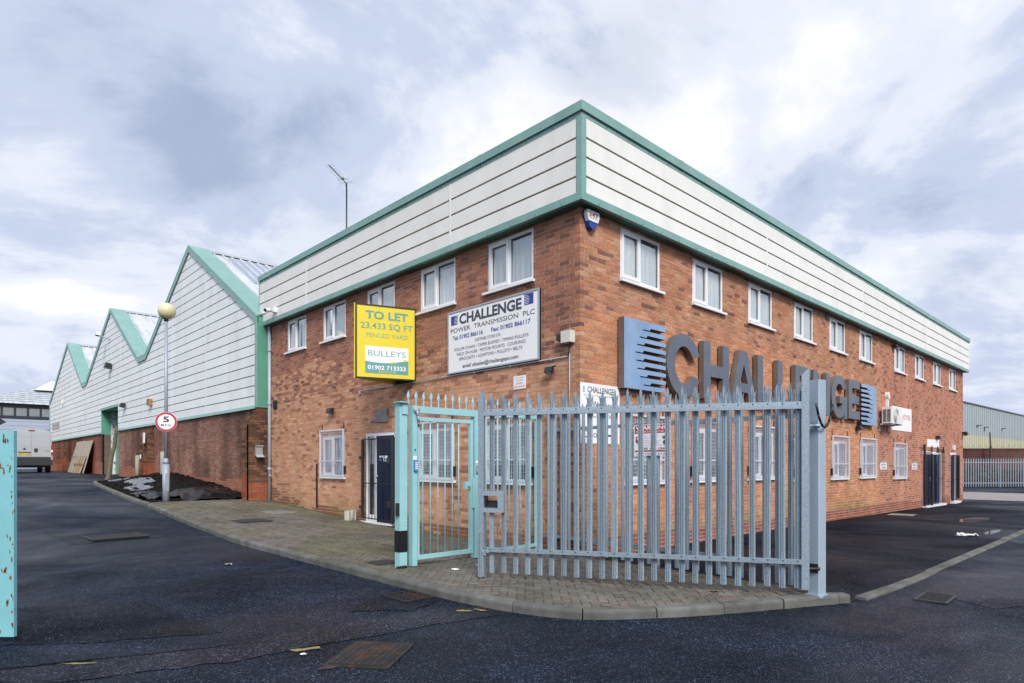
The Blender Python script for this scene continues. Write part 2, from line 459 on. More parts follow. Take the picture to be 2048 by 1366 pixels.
# ---------------------------------------------------------------- terrain height
def interp(t, T):
    if t <= T[0][0]: return T[0][1]
    for (a, b), (c, d) in zip(T, T[1:]):
        if t <= c: return b + (d - b) * (t - a) / (c - a)
    return T[-1][1]
def sstep(a, b, t):
    t = min(1, max(0, (t - a) / (b - a))); return t * t * (3 - 2 * t)
def G(x, y):
    A = interp(y, [(-5, 0.), (0, .03), (5.5, .09), (9, .245), (12.2, .41), (20, .70), (30, 1.0), (40, 1.08), (60, 1.1)])
    B = interp(x, [(0, 0), (10, -.03), (27, -.11), (40, -.15)])
    k = sstep(3, 25, x)
    return A * (1 - k) + B * k
def lines(a, b, fine0, fine1, step, coarse):
    t = [a]
    while t[-1] < b - 1e-6:
        c = t[-1]
        t.append(min(b, c + (step if fine0 <= c < fine1 else max(step, coarse(min(abs(c - fine0), abs(c - fine1)))))))
    return t
def sheet(name, xs, ys, z, material):
    mb = MB(); n = len(ys)
    mb.v = [(x, y, z(x, y)) for x in xs for y in ys]
    mb.f = [(i * n + j, (i + 1) * n + j, (i + 1) * n + j + 1, i * n + j + 1) for i in range(len(xs) - 1) for j in range(n - 1)]
    mb.mi = [0] * len(mb.f)
    return mb.build(name, material)
grow = lambda d: 0.6 + d * 0.25
XS = lines(-800, 900, -12, 45, 1.0, grow); YS = lines(-800, 900, -12, 62, 1.0, grow)
road = sheet('road', XS, YS, G, 'asphalt'); tag(road, kind='structure')
def ground_poly(name, pts, material, lift=0.004, parent=None, kind='structure', nsub=1):
    """a thin sheet following the ground: polygon fanned from its centre with subdivided spokes"""
    mb = MB()
    cx = sum(p[0] for p in pts) / len(pts); cy = sum(p[1] for p in pts) / len(pts)
    rings = 4; vs = [(cx, cy, G(cx, cy) + lift)]
    for r in range(1, rings + 1):
        for p in pts:
            x = cx + (p[0] - cx) * r / rings; y = cy + (p[1] - cy) * r / rings
            vs.append((x, y, G(x, y) + lift))
    n = len(pts); fs = [(0, 1 + i, 1 + (i + 1) % n) for i in range(n)]
    for r in range(rings - 1):
        for i in range(n):
            a = 1 + r * n + i; b = 1 + r * n + (i + 1) % n
            fs.append((a, a + n, b + n, b))
    mb.add(vs, fs)
    return tag(mb.build(name, material, parent), kind=kind)
def wobble(pts, amp, seg, seed):
    rnd = random.Random(seed); out = []
    for i, p in enumerate(pts):
        q = pts[(i + 1) % len(pts)]
        d = math.hypot(q[0] - p[0], q[1] - p[1]); k = max(1, int(d / seg))
        for j in range(k):
            out.append((p[0] + (q[0] - p[0]) * j / k + rnd.uniform(-amp, amp), p[1] + (q[1] - p[1]) * j / k + rnd.uniform(-amp, amp)))
    return out
# the yard in front of the long wall, darker tarmac
yx = [i * 0.9 - 0.15 for i in range(50)]
yard = sheet('yard', yx, [-4.02 + i * 0.502 for i in range(9)], lambda x, y: G(x, y) + 0.004, 'asphalt_yard')
tag(yard, kind='structure')
apron = sheet('concrete_apron', [29, 31, 33, 35, 37, 39.5], [-14, -10, -6, -2, 2, 6, 10, 14, 18], lambda x, y: G(x, y) + 0.012, 'concrete_apron')
tag(apron, kind='structure')

# ---------------------------------------------------------------- pavement: kerb, blocks
KP = [(-0.35, 24.75), (-1.2, 24.6), (-2.0, 24.25), (-2.55, 23.5), (-2.8, 21.5), (-3.0, 18.6), (-3.14, 15.6), (-3.24, 11.8), (-3.34, 7.6), (-3.36, 5.3), (-3.33, 3.6), (-3.30, 1.2),
      (-3.28, 0.2), (-3.27, -0.4), (-3.24, -1.1), (-3.12, -1.8), (-2.83, -2.42), (-2.18, -2.93), (-1.33, -3.40), (-0.5, -3.76), (0.02, -4.02)]
def catmull(P, step):
    out = []
    for i in range(len(P) - 1):
        p0, p1, p2, p3 = P[max(i - 1, 0)], P[i], P[i + 1], P[min(i + 2, len(P) - 1)]
        n = max(1, int(math.hypot(p2[0] - p1[0], p2[1] - p1[1]) / step))
        for k in range(n):
            t = k / n
            out.append(tuple(0.5 * (2 * p1[a] + (p2[a] - p0[a]) * t + (2 * p0[a] - 5 * p1[a] + 4 * p2[a] - p3[a]) * t * t + (3 * p1[a] - p0[a] - 3 * p2[a] + p3[a]) * t ** 3) for a in (0, 1)))
    out.append(P[-1]); return out
KC = catmull(KP, 0.05)
LIFT = 0.10
def inset(path, d):
    out = []
    for i, p in enumerate(path):
        a = path[max(i - 1, 0)]; b = path[min(i + 1, len(path) - 1)]
        t = Vector((b[0] - a[0], b[1] - a[1])).normalized()
        out.append((p[0] - t.y * d, p[1] + t.x * d))          # to the left of travel = towards the building
    return out
KI = inset(KC, 0.125)
pav_poly = [p for p in KI if p[1] < 12.95] + [(-0.02, -3.95), (-0.02, 12.95)]
def inside(x, y, poly):
    c = False; n = len(poly); j = n - 1
    for i in range(n):
        xi, yi = poly[i]; xj, yj = poly[j]
        if (yi > y) != (yj > y) and x < (xj - xi) * (y - yi) / (yj - yi) + xi: c = not c
        j = i
    return c
# bedding sheet under the joints, cut to the kerb line
mb = MB()
row = [p for p in KI if p[1] < 13.0]
for a, b in zip(row[::3], row[3::3] + [row[-1]]):
    for k in range(4):
        q = []
        for (p, t) in ((a, k / 4), (b, k / 4), (b, (k + 1) / 4), (a, (k + 1) / 4)):
            x = p[0] + (0.02 - p[0]) * t; q.append((x, p[1], G(x, p[1]) + LIFT - 0.009))
        mb.quad(*q)
pavement = tag(mb.build('pavement', 'bedding'), kind='structure')
# herringbone blocks 200 x 100 turned 45 degrees to the wall
BL, BW, J = 0.2, 0.1, 0.005
blocks = []
ca, sa = math.cos(R_(45)), math.sin(R_(45))
rb = random.Random(5)
# lattice that tiles the plane: rows of an L-shaped pair
def herring(poly, x0, x1, y0, y1):
    out = []
    n = int(max(x1 - x0, y1 - y0) * 1.5 / 0.1)
    cx, cy = (x0 + x1) / 2, (y0 + y1) / 2
    for a in range(-n, n):
        for b in range(-n // 4 - 2, n // 4 + 2):
            px = a * 0.1 + b * 0.2; py = a * 0.1 - b * 0.2
            for hx, hy, lx, ly in ((px, py, BL, BW), (px, py + BW, BW, BL)):
                mx_, my_ = hx + lx / 2, hy + ly / 2
                wx = cx + mx_ * ca - my_ * sa; wy = cy + mx_ * sa + my_ * ca
                if x0 < wx < x1 and y0 < wy < y1 and inside(wx, wy, poly):
                    out.append((wx, wy, 0 if lx > ly else 1))
    return out
blocks = herring(pav_poly, -3.5, 0.0, -4.1, 12.95)
def block_col(x, y):
    n1 = mnoise.noise((x * 0.7, y * 0.7, 1.3)); n2 = mnoise.noise((x * 2.3, y * 2.3, 7.1))
    moss = sstep(-0.25, 0.45, n1 + 0.35 * n2 + 0.55 * sstep(1.0, 4.0, y) + 0.55 * sstep(-1.3, -0.1, x) * sstep(0, 3, y) - 0.35)
    k = rb.uniform(0.82, 1.15)
    base = (0.145 * k, 0.132 * k, 0.115 * k)
    if rb.random() < 0.06: base = (0.16 * k, 0.125 * k, 0.108 * k)
    g = (0.115 * k, 0.112 * k, 0.055 * k)
    m_ = moss * 0.5
    return tuple(base[i] * (1 - m_) + g[i] * m_ for i in range(3)) + (1,)
def block_shape(o):
    h = (BL - J) / 2; v_ = (BW - J) / 2; c = 0.006
    def q(a, b, z):
        x, y = (a, b) if o == 0 else (b, a)
        return (x * ca - y * sa, x * sa + y * ca, z)
    vs = [q(-h, -v_, -0.02), q(h, -v_, -0.02), q(h, v_, -0.02), q(-h, v_, -0.02), q(-h, -v_, -c), q(h, -v_, -c), q(h, v_, -c), q(-h, v_, -c),
          q(-h + c, -v_ + c, 0), q(h - c, -v_ + c, 0), q(h - c, v_ - c, 0), q(-h + c, v_ - c, 0)]
    fs = [(0, 1, 5, 4), (1, 2, 6, 5), (2, 3, 7, 6), (3, 0, 4, 7), (4, 5, 9, 8), (5, 6, 10, 9), (6, 7, 11, 10), (7, 4, 8, 11), (8, 9, 10, 11)]
    return vs, fs
shapes = [block_shape(0), block_shape(1)]
blocks.sort(key=lambda b: (b[0] - CAM[0]) ** 2 + (b[1] - CAM[1]) ** 2)
bmesh_one = []
for o in (0, 1):
    m_ = MB(); m_.add(*shapes[o]); bmesh_one.append(m_.mesh('paving_block', 'paver_one'))
def set_cols(me, cols, per):
    at = me.attributes.new('Col', 'FLOAT_COLOR', 'FACE')
    at.data.foreach_set('color', np.repeat(np.array(cols, dtype=np.float32), per, axis=0).ravel())
mb = MB(); cols = []
for k, (x, y, o) in enumerate(blocks):
    z = G(x, y) + LIFT + rb.uniform(-0.004, 0.003)
    c = block_col(x, y)
    if k < 300:
        ob = link('paving_block', bmesh_one[o], pavement, (x, y, z)); ob.color = c
        gx = (G(x + .1, y) - G(x - .1, y)) / .2; gy = (G(x, y + .1) - G(x, y - .1)) / .2
        ob.rotation_euler = (gy + rb.uniform(-.012, .012), -gx + rb.uniform(-.012, .012), 0)
    else:
        vs, fs = shapes[o]
        mb.add([(x + p[0], y + p[1], z + p[2] + G(x + p[0], y + p[1]) - G(x, y)) for p in vs], fs); cols.append(c)
bp = mb.build('block_paving', 'paver', pavement); tag(bp, kind='stuff')
set_cols(bp.data, cols, 9)
# kerb stones
prof = [(-0.0, -0.25), (-0.0, LIFT - 0.03), (0.006, LIFT - 0.012), (0.022, LIFT + 0.004), (0.12, LIFT + 0.007), (0.125, LIFT + 0.0), (0.125, -0.25)]
def kerb_run(path, stone, parent, drop=0.0, seed=3):
    rk = random.Random(seed)
    L = [0]
    for a, b in zip(path, path[1:]): L.append(L[-1] + math.hypot(b[0] - a[0], b[1] - a[1]))
    def at(s):
        s = min(max(s, 0), L[-1] - 1e-5)
        import bisect
        i = min(bisect.bisect_right(L, s) - 1, len(path) - 2); t = (s - L[i]) / (L[i + 1] - L[i])
        a, b = path[i], path[i + 1]
        d = Vector((b[0] - a[0], b[1] - a[1])).normalized()
        return (a[0] + (b[0] - a[0]) * t, a[1] + (b[1] - a[1]) * t), d
    s = 0
    while s < L[-1] - 0.1:
        e = min(L[-1], s + stone(at(s)[0]))
        g = 0.006
        dz = rk.uniform(-0.006, 0.006); dn = rk.uniform(-0.008, 0.008); tw = rk.uniform(-0.008, 0.008)
        m_ = MB(); k = 4; n = len(prof); rings = []
        for i in range(k + 1):
            q = s + g + (e - s - 2 * g) * i / k
            p, d = at(q)
            rings.append([(p[0] - d.y * (w_ + dn + tw * (i / k - .5)), p[1] + d.x * (w_ + dn + tw * (i / k - .5)), G(*p) + h * (1 - drop) - (drop * 0.08 if h > 0 else 0) + dz + rk.uniform(-.002, .002)) for w_, h in prof])
        vs = [p for r in rings for p in r]
        fs = [(i * n + j, i * n + (j + 1) % n, (i + 1) * n + (j + 1) % n, (i + 1) * n + j) for i in range(k) for j in range(n)]
        fs += [tuple(range(n))[::-1], tuple(range(k * n, k * n + n))]
        m_.add(vs, fs)
        m_.build('kerb_stone', 'kerb', parent)
        s = e
kerb_run(KC, lambda p: 0.915 if p[1] > 1.5 else 0.78, pavement)
# flush strip of kerb stones along the yard edge
strip = tag(MB().quad(*[(x, y, G(x, y) - 0.03) for x, y in ((0.1, -4.2), (34, -4.35), (34, -4.2), (0.1, -4.05))]).build('yard_edging', 'bedding'), kind='structure')
prof_s = [(0.0, -0.2), (0.0, 0.018), (0.015, 0.03), (0.125, 0.034), (0.13, 0.02), (0.13, -0.2)]
rk = random.Random(8); x = 0.28
while x < 33:
    e = x + 0.915; m_ = MB(); n = len(prof_s); vs = []; dy = rk.uniform(-.012, .012); dz = rk.uniform(-.006, .006)
    for t in (x + .006, e - .006):
        y0 = -4.12 - 0.02 * (t / 10) + (0.10 * (1.6 - t) if t < 1.6 else 0) * 0.6
        vs += [(t, y0 + w_ - 0.06 + dy, G(t, -4.1) + h + dz) for w_, h in prof_s]
    m_.add(vs, [(j, (j + 1) % n, n + (j + 1) % n, n + j) for j in range(n)] + [tuple(range(n))[::-1], tuple(range(n, 2 * n))])
    m_.build('kerb_stone', 'kerb', strip)
    x = e

# ---------------------------------------------------------------- brickwork
CH, BLEN, BH, JT = 0.075, 0.215, 0.065, 0.010
def subtract(a, b, cuts):
    seg = [(a, b)]
    for c, d in cuts:
        nx_ = []
        for p, q in seg:
            if d <= p or c >= q: nx_.append((p, q)); continue
            if c > p: nx_.append((p, c))
            if d < q: nx_.append((d, q))
        seg = nx_
    return seg
def lay_bricks(u0, u1, zf0, zf1, openings, colfn, rnd, start_even=0.0, start_odd=0.1125, top=None):
    """list of (ua, ub, za, zb, proud, colour)"""
    out = []
    z_lo = min(zf0(u0), zf0(u1)); i = int(math.floor(z_lo / CH)) - 1
    while True:
        za = i * CH; zc = za + CH / 2
        if za > zf1 - 0.02: break
        cuts = [(o[0], o[1]) for o in openings if o[2] < zc < o[3]]
        u = u0 + (start_even if i % 2 == 0 else start_odd)
        if u > u0 + 0.001 and start_even != 0.0 and start_odd != 0.0: pass
        while u < u1 - 0.02:
            b = min(u + BLEN, u1)
            if za + CH > zf0(u) - 0.1:
                for p, q in subtract(u, b, cuts):
                    if q - p > 0.025:
                        zt = min(za + BH, zf1)
                        out.append((p, q, za, zt, rnd.uniform(-0.0025, 0.0025), colfn((p + q) / 2, za, rnd)))
            u += BLEN + JT
        i += 1
    return out
def brick_geo(P, bricks, depth=0.1025):
    n = len(bricks)
    V = np.zeros((n * 8, 3)); 
    F = []
    for k, (a, b, za, zb, pr, c) in enumerate(bricks):
        pts = [P(a, pr, za), P(b, pr, za), P(b, pr, zb), P(a, pr, zb), P(a, -depth, za), P(b, -depth, za), P(b, -depth, zb), P(a, -depth, zb)]
        V[k * 8:k * 8 + 8] = pts
        o = k * 8
        F += [(o, o + 1, o + 2, o + 3), (o + 3, o + 2, o + 6, o + 7), (o, o + 4, o + 5, o + 1), (o + 1, o + 5, o + 6, o + 2), (o, o + 3, o + 7, o + 4)]
    return V.tolist(), F
def mortar(mb, P, u0, u1, z0, z1, openings, w_=-0.005):
    us = sorted(set([u0, u1] + [min(max(t, u0), u1) for o in openings for t in o[:2]]))
    zs = sorted(set([z0, z1] + [min(max(t, z0), z1) for o in openings for t in o[2:]]))
    for a, b in zip(us, us[1:]):
        for c, d in zip(zs, zs[1:]):
            m_, n_ = (a + b) / 2, (c + d) / 2
            if any(o[0] < m_ < o[1] and o[2] < n_ < o[3] for o in openings): continue
            mb.quad(P(a, w_, c), P(b, w_, c), P(b, w_, d), P(a, w_, d))
def pick(rnd, pal): 
    c = rnd.choice(pal); k = rnd.uniform(0.92, 1.08); return (c[0] * k, c[1] * k, c[2] * k, 1)
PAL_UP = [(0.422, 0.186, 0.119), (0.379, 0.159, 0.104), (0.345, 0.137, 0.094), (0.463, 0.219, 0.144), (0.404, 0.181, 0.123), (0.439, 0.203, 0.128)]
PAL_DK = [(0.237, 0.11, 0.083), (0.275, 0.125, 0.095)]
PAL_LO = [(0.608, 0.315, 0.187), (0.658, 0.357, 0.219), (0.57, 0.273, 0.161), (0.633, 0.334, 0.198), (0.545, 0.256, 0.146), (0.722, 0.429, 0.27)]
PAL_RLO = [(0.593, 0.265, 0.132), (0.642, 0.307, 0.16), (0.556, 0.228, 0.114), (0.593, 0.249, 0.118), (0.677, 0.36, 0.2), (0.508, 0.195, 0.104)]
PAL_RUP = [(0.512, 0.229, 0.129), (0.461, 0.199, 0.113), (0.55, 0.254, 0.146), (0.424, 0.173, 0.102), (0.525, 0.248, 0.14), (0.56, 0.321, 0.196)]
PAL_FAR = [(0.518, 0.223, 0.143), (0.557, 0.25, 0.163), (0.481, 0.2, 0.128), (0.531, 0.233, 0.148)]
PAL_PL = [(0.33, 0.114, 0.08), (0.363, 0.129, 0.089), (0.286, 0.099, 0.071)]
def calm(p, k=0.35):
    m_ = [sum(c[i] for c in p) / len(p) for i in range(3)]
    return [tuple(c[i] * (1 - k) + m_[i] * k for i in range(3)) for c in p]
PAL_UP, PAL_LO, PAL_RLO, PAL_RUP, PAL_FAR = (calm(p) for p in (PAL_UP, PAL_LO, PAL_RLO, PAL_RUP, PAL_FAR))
def mossy(c, amt, rnd):
    m_ = (0.17, 0.16, 0.045); a = amt * rnd.uniform(0.5, 1.0)
    return tuple(c[i] * (1 - a) + m_[i] * a for i in range(3)) + (1,)
def runoff(c, u, z, ops, rnd):
    for a, b, z0, z1 in ops:
        d = z0 - .05 - z
        if z0 > 1 and 0 < d < .7 and (abs(u - a) < .13 or abs(u - b - .04) < .13):
            k = 1 - .34 * (1 - d / .7) * rnd.uniform(.4, 1); return (c[0] * k, c[1] * k, c[2] * k, 1)
        if z0 > 1 and 0 < d < .16 and a < u < b: return (c[0] * .86, c[1] * .86, c[2] * .86, 1)
    return c
def col_left(u, z, rnd):
    n1 = mnoise.noise((u * 0.5, z * 1.1, 2.0)) * 0.35
    g = G(0, u) + 0.1
    if z < interp(u, [(0, .38), (5.2, .40), (6.8, .45), (7.4, .5), (9, .53), (10.3, .62), (11.3, .70), (11.9, .95), (12.4, .98)]) - 0.06 and rnd.random() < 0.93 and not (9.4 < u < 10.2):
        c = pick(rnd, PAL_PL)
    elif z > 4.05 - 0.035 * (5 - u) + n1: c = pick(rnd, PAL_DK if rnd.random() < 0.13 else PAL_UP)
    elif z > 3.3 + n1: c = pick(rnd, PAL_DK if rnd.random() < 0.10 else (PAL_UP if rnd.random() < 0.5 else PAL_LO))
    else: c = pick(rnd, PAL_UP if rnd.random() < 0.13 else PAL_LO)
    c = runoff(c, u, z, OP_L, rnd)
    h = z - g
    mo = mnoise.noise((u * 0.6, 3.1, 0)) + 0.5
    a = sstep(0.62, 0.05, h) * max(0, min(1, mo)) if h < 0.62 else 0
    return mossy(c, 0.8 * a, rnd) if a > 0.05 else c
def col_right(u, z, rnd):
    n1 = mnoise.noise((u * 0.5, z * 1.1, 5.0)) * 0.35
    g = G(u, 0)
    if z < g + 0.27: c = pick(rnd, PAL_PL)
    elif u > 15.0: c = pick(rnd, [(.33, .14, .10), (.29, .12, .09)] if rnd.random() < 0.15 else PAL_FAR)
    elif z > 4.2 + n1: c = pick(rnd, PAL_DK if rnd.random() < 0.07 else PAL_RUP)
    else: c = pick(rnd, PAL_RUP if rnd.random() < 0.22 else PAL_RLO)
    c = runoff(c, u, z, OP_R, rnd)
    h = z - g - 0.27
    a = (sstep(0.4, 0.0, h) if -0.05 < h < 0.4 and u < 15 else 0) * max(0, min(1, mnoise.noise((u * 0.45, 9.1, 0)) + 0.65))
    return mossy(c, 0.7 * a, rnd) if a > 0.05 else c

office = thing('office_building', (0, 0, 0), 'two storey red brick office block with cream and green metal fascia', 'building')
SILL_L, HEAD_L = 1.275, 2.325
SILL_U, HEAD_U = 4.8, 5.7
LW_UP = [(1.05, 2.24), (3.215, 4.405), (5.39, 6.58), (7.6, 8.79), (9.78, 10.97)]
LW_GR = [(1.08, 2.33), (3.24, 4.49), (7.62, 8.82)]
RW_UP = [(1.07, 2.29), (3.43, 4.65), (5.81, 7.03), (8.28, 9.50), (10.65, 11.87), (13.07, 14.29), (16.56, 17.78), (19.05, 20.27), (21.58, 22.80), (24.17, 25.39)]
RW_GR = [(1.13, 2.37), (3.37, 4.60), (5.80, 7.10), (8.25, 9.46), (10.76, 12.0), (13.08, 14.45), (16.40, 17.78)]
RZ = [(1.275, 2.325)] * 3 + [(1.2, 2.25)] * 2 + [(1.2, 2.25), (1.125, 2.175)]
DOOR_L = (5.4, 6.65, 0.25, 2.325)
DOOR_R2 = (20.1, 22.95, -0.05, 2.1)
DOOR_R1 = (24.4, 25.5, -0.05, 2.1)
OP_L = [(a, b, SILL_U, HEAD_U) for a, b in LW_UP] + [(a, b, SILL_L, HEAD_L) for a, b in LW_GR] + [DOOR_L]
OP_R = [(a, b, SILL_U, HEAD_U) for a, b in RW_UP] + [(a, b, z0, z1) for (a, b), (z0, z1) in zip(RW_GR, RZ)] + [DOOR_R2, DOOR_R1]
rbk = random.Random(21)
YEND, XEND, ZTOP = 12.4, 26.75, 5.76
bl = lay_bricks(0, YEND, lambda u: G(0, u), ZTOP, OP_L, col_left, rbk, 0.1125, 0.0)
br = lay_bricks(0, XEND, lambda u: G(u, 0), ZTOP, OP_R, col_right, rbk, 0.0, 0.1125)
mbw = MB()
mortar(mbw, L0, 0.007, YEND, -0.3, ZTOP, OP_L)
mortar(mbw, R0, 0.007, XEND, -0.4, ZTOP, OP_R)
mbw.quad((XEND, 0.007, -0.4), (XEND, 14, -0.4), (XEND, 14, ZTOP), (XEND, 0.007, ZTOP))
mbw.quad((0.007, YEND, -0.3), (XEND, YEND + .01, -0.3), (XEND, YEND + .01, ZTOP), (0.007, YEND, ZTOP))
wall = mbw.build('wall', 'mortar', office)
def bcen(P, b): return P((b[0] + b[1]) / 2, 0, (b[2] + b[3]) / 2)
allb = [(L0, b) for b in bl] + [(R0, b) for b in br]
def rank(t):
    P, b = t; c = bcen(P, b)
    d = math.dist(c, CAM); size = (b[1] - b[0]) / d
    if c[2] < 2.55: size *= 0.25
    if P is L0 and 0.8 < c[1] < 3.45 and 3.3 < c[2] < 4.65: size *= 0.05
    if P is R0 and c[0] > 0.9 and 2.85 < c[2] < 4.15: size *= 0.3
    return -size / d
allb.sort(key=rank)
full_m = {}
for P, b in allb[:300]:
    key = (P is L0, round(b[1] - b[0], 3), round(b[3] - b[2], 3))
    if key not in full_m:
        h = key[1] / 2; m_ = MB()
        q = [(-h, 0.0, 0), (h, 0.0, 0), (h, 0.0, key[2]), (-h, 0.0, key[2]), (-h, -.1025, 0), (h, -.1025, 0), (h, -.1025, key[2]), (-h, -.1025, key[2])]
        m_.add([P(a, w_, z) for a, w_, z in q], [(0, 1, 2, 3), (3, 2, 6, 7), (0, 4, 5, 1), (1, 5, 6, 2), (0, 3, 7, 4)])
        full_m[key] = m_.mesh('brick', 'brick_one')
    ob = link('brick', full_m[key], wall, P((b[0] + b[1]) / 2, b[4], b[2])); ob.color = b[5]
rest = allb[300:]
mb = MB(); cols = []
for PP in (L0, R0):
    sel = [b for P, b in rest if P is PP]
    vs, fs = brick_geo(PP, sel); mb.add(vs, fs); cols += [b[5] for b in sel]
bw = mb.build('brickwork', 'brick', wall); tag(bw, kind='stuff')
set_cols(bw.data, cols, 5)
# interior shell: floor between storeys and flat roof keep the rooms dark
MB().box(0.4, XEND - .1, 0.4, YEND - .1, 3.0, 3.2).build('floor_slab', 'interior', office)
MB().box(0.05, XEND - .05, 0.05, YEND - .05, 6.7, 6.85).build('roof', 'interior', office)

# fascia
OV = 0.21
FZ = [(5.862, 6.107), (6.142, 6.412), (6.447, 6.717), (6.752, 7.05)]
fb = MB()
fb.box(-OV + .022, 0.3, -OV + .022, YEND + .08, 5.76, 7.1)
fb.box(0.31, XEND + .13, -OV + .022, 0.3, 5.76, 7.1)
fascia = fb.build('fascia', 'groove', office)
sf = MB().box(-OV + .012, -0.004, -OV + .012, YEND + .05, 5.745, 5.758).box(0.0, XEND + .13, -OV + .012, -0.004, 5.745, 5.758)
sf.build('soffit', 'soffit', office)
def fascia_run(P, cuts, pv):
    for a, b in zip(cuts, cuts[1:]):
        for z0, z1 in FZ:
            MB().boxP(P, a + .006, b - .006, OV - .022, OV, z0, z1).build('cladding_panel', 'cladding', fascia)
    for c in cuts[1:-1]:
        MB().boxP(P, c - .022, c + .022, OV - .015, OV + .004, 5.862, 7.05).build('joint_cover', 'white_paint', fascia)
    lo, hi = cuts[0], cuts[-1]
    st = (-OV - .04, -OV - .010, -OV - .006) if pv == 1 else (.35, -OV + .06, -OV + .02)
    MB().boxP(P, st[1], hi, OV - .06, OV + .010, 5.74, 5.862).build('bottom_trim', 'green_trim', fascia)
    MB().boxP(P, st[2], hi, OV - .02, OV + .006, 7.045, 7.115).build('top_trim', 'green_trim', fascia)
    u = st[0]; first = True
    while u < hi + 0.02:
        e = min(u + (2.3 if first and pv == 2 else 2.45), hi + 0.03)
        MB().boxP(P, u, e - .004, -0.35, OV + .04, 7.115, 7.262).build('coping', 'green_trim', fascia)
        if e < hi - .1: MB().boxP(P, e - .05, e + .05, -0.3, OV + .044, 7.112, 7.266).build('coping_strap', 'green_trim', fascia)
        u = e; first = False
    k = lo + 0.3
    mbx = MB()
    while k < hi:
        mbx.boxP(P, k - .007, k + .007, OV, OV + .016, 5.752, 5.766); mbx.boxP(P, k + .2, k + .214, OV, OV + .012, 7.062, 7.076); k += 0.6
    mbx.build('rivets', 'black_metal', fascia)
fascia_run(L0, [-0.10, 3.12, 9.35, YEND + .08], 1)
fascia_run(R0, [-0.10, 6.3, 12.76, 19.78, XEND + .13], 2)
MB().box(-OV - .008, -OV + .10, -OV - .008, -OV + .012, 5.86, 7.05).box(-OV - .008, -OV + .012, -OV + .012, -OV + .10, 5.86, 7.05).build('corner_trim', 'green_trim', fascia)
MB().box(-OV - .004, -OV + .02, YEND + .08, YEND + .12, 5.75, 7.1).build('end_trim', 'green_trim', fascia)

